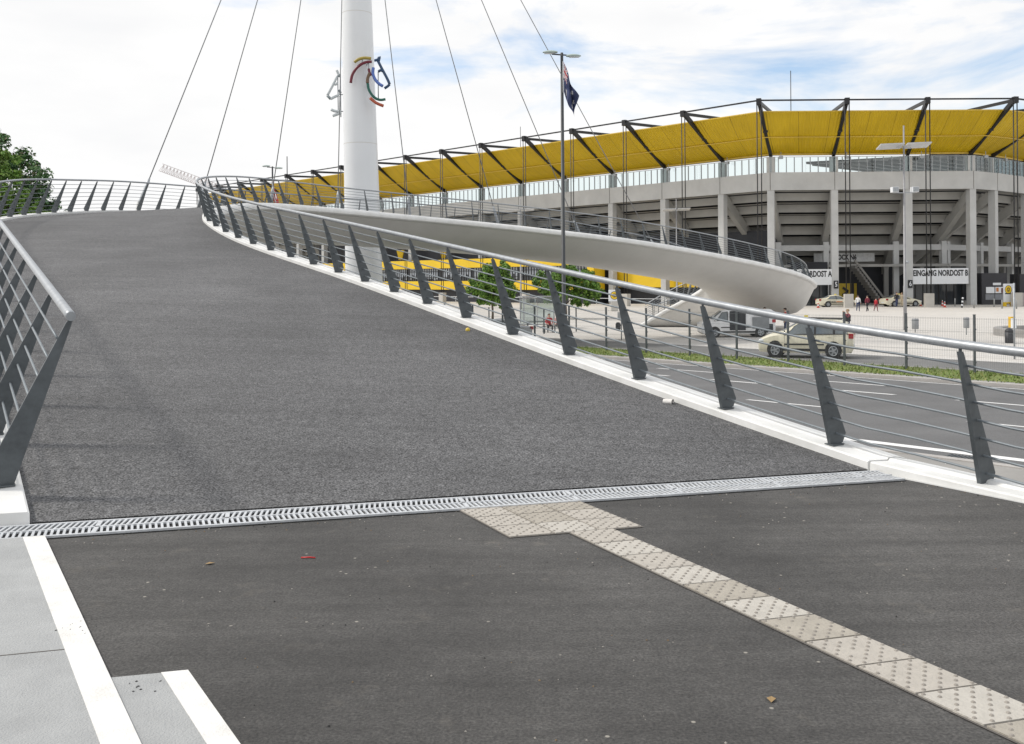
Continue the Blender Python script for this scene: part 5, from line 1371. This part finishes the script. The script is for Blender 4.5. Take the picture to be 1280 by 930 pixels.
pst = MB(); pst.box((0, 0, .8), (.09, .09, 1.6)); pst.box((0, 0, 1.61), (.11, .11, .03)); pme2 = pst.mesh('steel_post', POSTM)
for (x, y, lab) in ((2.1, 63.8, 'dark steel post on the plaza left of the sitting people'), (4.4, 66.2, 'dark steel post on the plaza right of the sitting people'), (-1.7, 70.0, 'dark steel post on the plaza under the small round tree')):
    o = link('steel_post', pme2); o.location = (x, y, G); tag(o, lab, 'post', 'dark posts on the plaza')

# ------------------------------------------------------------------ trees
def leafmat(n, c): return mat(n, c, .65, var=.35, scale=1.2)
def tree(name, label, loc, th, tr, clumps, nleaf, size, mats, seed, limbs=True, group=None):
    rnd = random.Random(seed); t_ = thing(name, label, 'tree', loc, 0, group)
    b = MB(); b.tube([(0, 0, -.05), (.03, 0, th * .3), (-.02, .04, th * .7), (0, 0, th)], [tr * 1.25, tr, tr * .8, tr * .5], 10)
    for c, r_ in clumps:
        a = Vector((0, 0, th * rnd.uniform(.55, .98))); e_ = Vector(c)
        m_ = a.lerp(e_, .5) + Vector((0, 0, .12 * r_)); b.tube([a, m_, e_], [tr * .42, tr * .26, tr * .08], 6)
    b.build('trunk', mat('bark', (.10, .075, .05), .9, var=.3, scale=4), t_)
    b = MB(); tot = sum(r_ ** 2 for _, r_ in clumps)
    for c, r_ in clumps:
        sub = [(Vector(c) + Vector((rnd.gauss(0, 1), rnd.gauss(0, 1), rnd.gauss(0, .8))).normalized() * r_ * rnd.uniform(.45, .98), r_ * rnd.uniform(.18, .34)) for _ in range(16)]
        sub.append((Vector(c), r_ * .6))
        for k in range(int(nleaf * r_ ** 2 / tot)):
            s, sr = rnd.choice(sub)
            d = Vector((rnd.gauss(0, 1), rnd.gauss(0, 1), rnd.gauss(0, 1))).normalized()
            p = s + d * sr * rnd.random() ** .4
            n = (d + Vector((rnd.gauss(0, .6), rnd.gauss(0, .6), rnd.gauss(.5, .6)))).normalized()
            u = n.orthogonal().normalized(); u = Quaternion(n, rnd.random() * 6.28) @ u; w_ = n.cross(u)
            q = size * rnd.uniform(.6, 1.25)
            b.add([p - u * q, p - w_ * q * .5 + n * q * .1, p + u * q, p + w_ * q * .5 + n * q * .1], [(0, 1, 2, 3)], rnd.choices(range(len(mats)), [5, 3, 1][:len(mats)])[0])
    b.build('crown', mats, t_)
    return t_
GR = [leafmat('leaf mid green', (.11, .22, .035)), leafmat('leaf light green', (.18, .30, .045)), leafmat('leaf dark green', (.045, .10, .02))]
DK = [leafmat('leaf deep green', (.065, .145, .05)), leafmat('leaf bottle green', (.10, .20, .06)), leafmat('leaf reddish', (.13, .12, .06))]
LG = [leafmat('leaf bright green', (.15, .26, .04)), leafmat('leaf mid green', (.085, .175, .03)), leafmat('leaf pale green', (.20, .30, .07))]
tree('round_tree', 'small leafy round tree on the plaza left of the glazed shelter', (-1.75, 85, G), 2.2, .10, [((0.00, 0, 3.3), 1.77), ((-1.03, .2, 3.0), 1.30), ((1.03, 0, 3.0), 1.36), ((0.23, -.3, 4.4), 1.18), ((-0.57, .2, 2.4), 1.06), ((0.80, .1, 2.2), 1.06)], 12000, .15, GR, 1, group='small trees on the plaza')
tree('round_tree', 'wider leafy tree on the plaza directly behind the flag lamp pole', (4.9, 88, G), 2.2, .11, [((0.00, 0, 3.2), 1.77), ((-1.84, .2, 3.1), 1.42), ((1.84, 0, 3.0), 1.47), ((0.34, -.3, 4.0), 1.30), ((-1.03, .2, 2.3), 1.06), ((1.38, .1, 2.2), 1.06), ((2.64, 0, 2.6), 0.94)], 14000, .15, GR, 2, group='small trees on the plaza')
tree('broad_tree', 'tall dark broadleaf tree at the left picture edge beyond the curved railing', (-33.4, 60, G), 9.6, .35,
     [((0, 0, 11.6), 2.4), ((2.0, -.5, 11.1), 1.8), ((3.1, 0, 9.5), 1.8), ((4.3, .2, 8.1), 1.3), ((1.5, 0, 8.0), 2.6), ((4.2, 0, 6.6), 1.5), ((-2, 0, 8.0), 2.6), ((2.8, 0, 6.0), 2.2), ((5.0, .3, 5.6), 1.2), ((0, 1, 5.4), 2.6), ((.6, .2, 13.0), 1.3)], 24000, .15, DK, 3)
tree('young_tree', 'bright green young tree in front of the tall dark one at the left edge', (-30.6, 57, G), 8.6, .15,
     [((-.3, 0, 11.2), 1.1), ((.3, 0, 10.2), 1.2), ((-.6, 0, 9.6), 1.4), ((.8, 0, 9.0), 1.2), ((0, 0, 8.2), 1.5), ((.2, 0, 6.6), 1.6), ((1.6, 0, 6.2), 1.2), ((1.8, .2, 8.0), 1.0), ((2.6, .2, 7.8), .7)], 11000, .13, LG, 5)
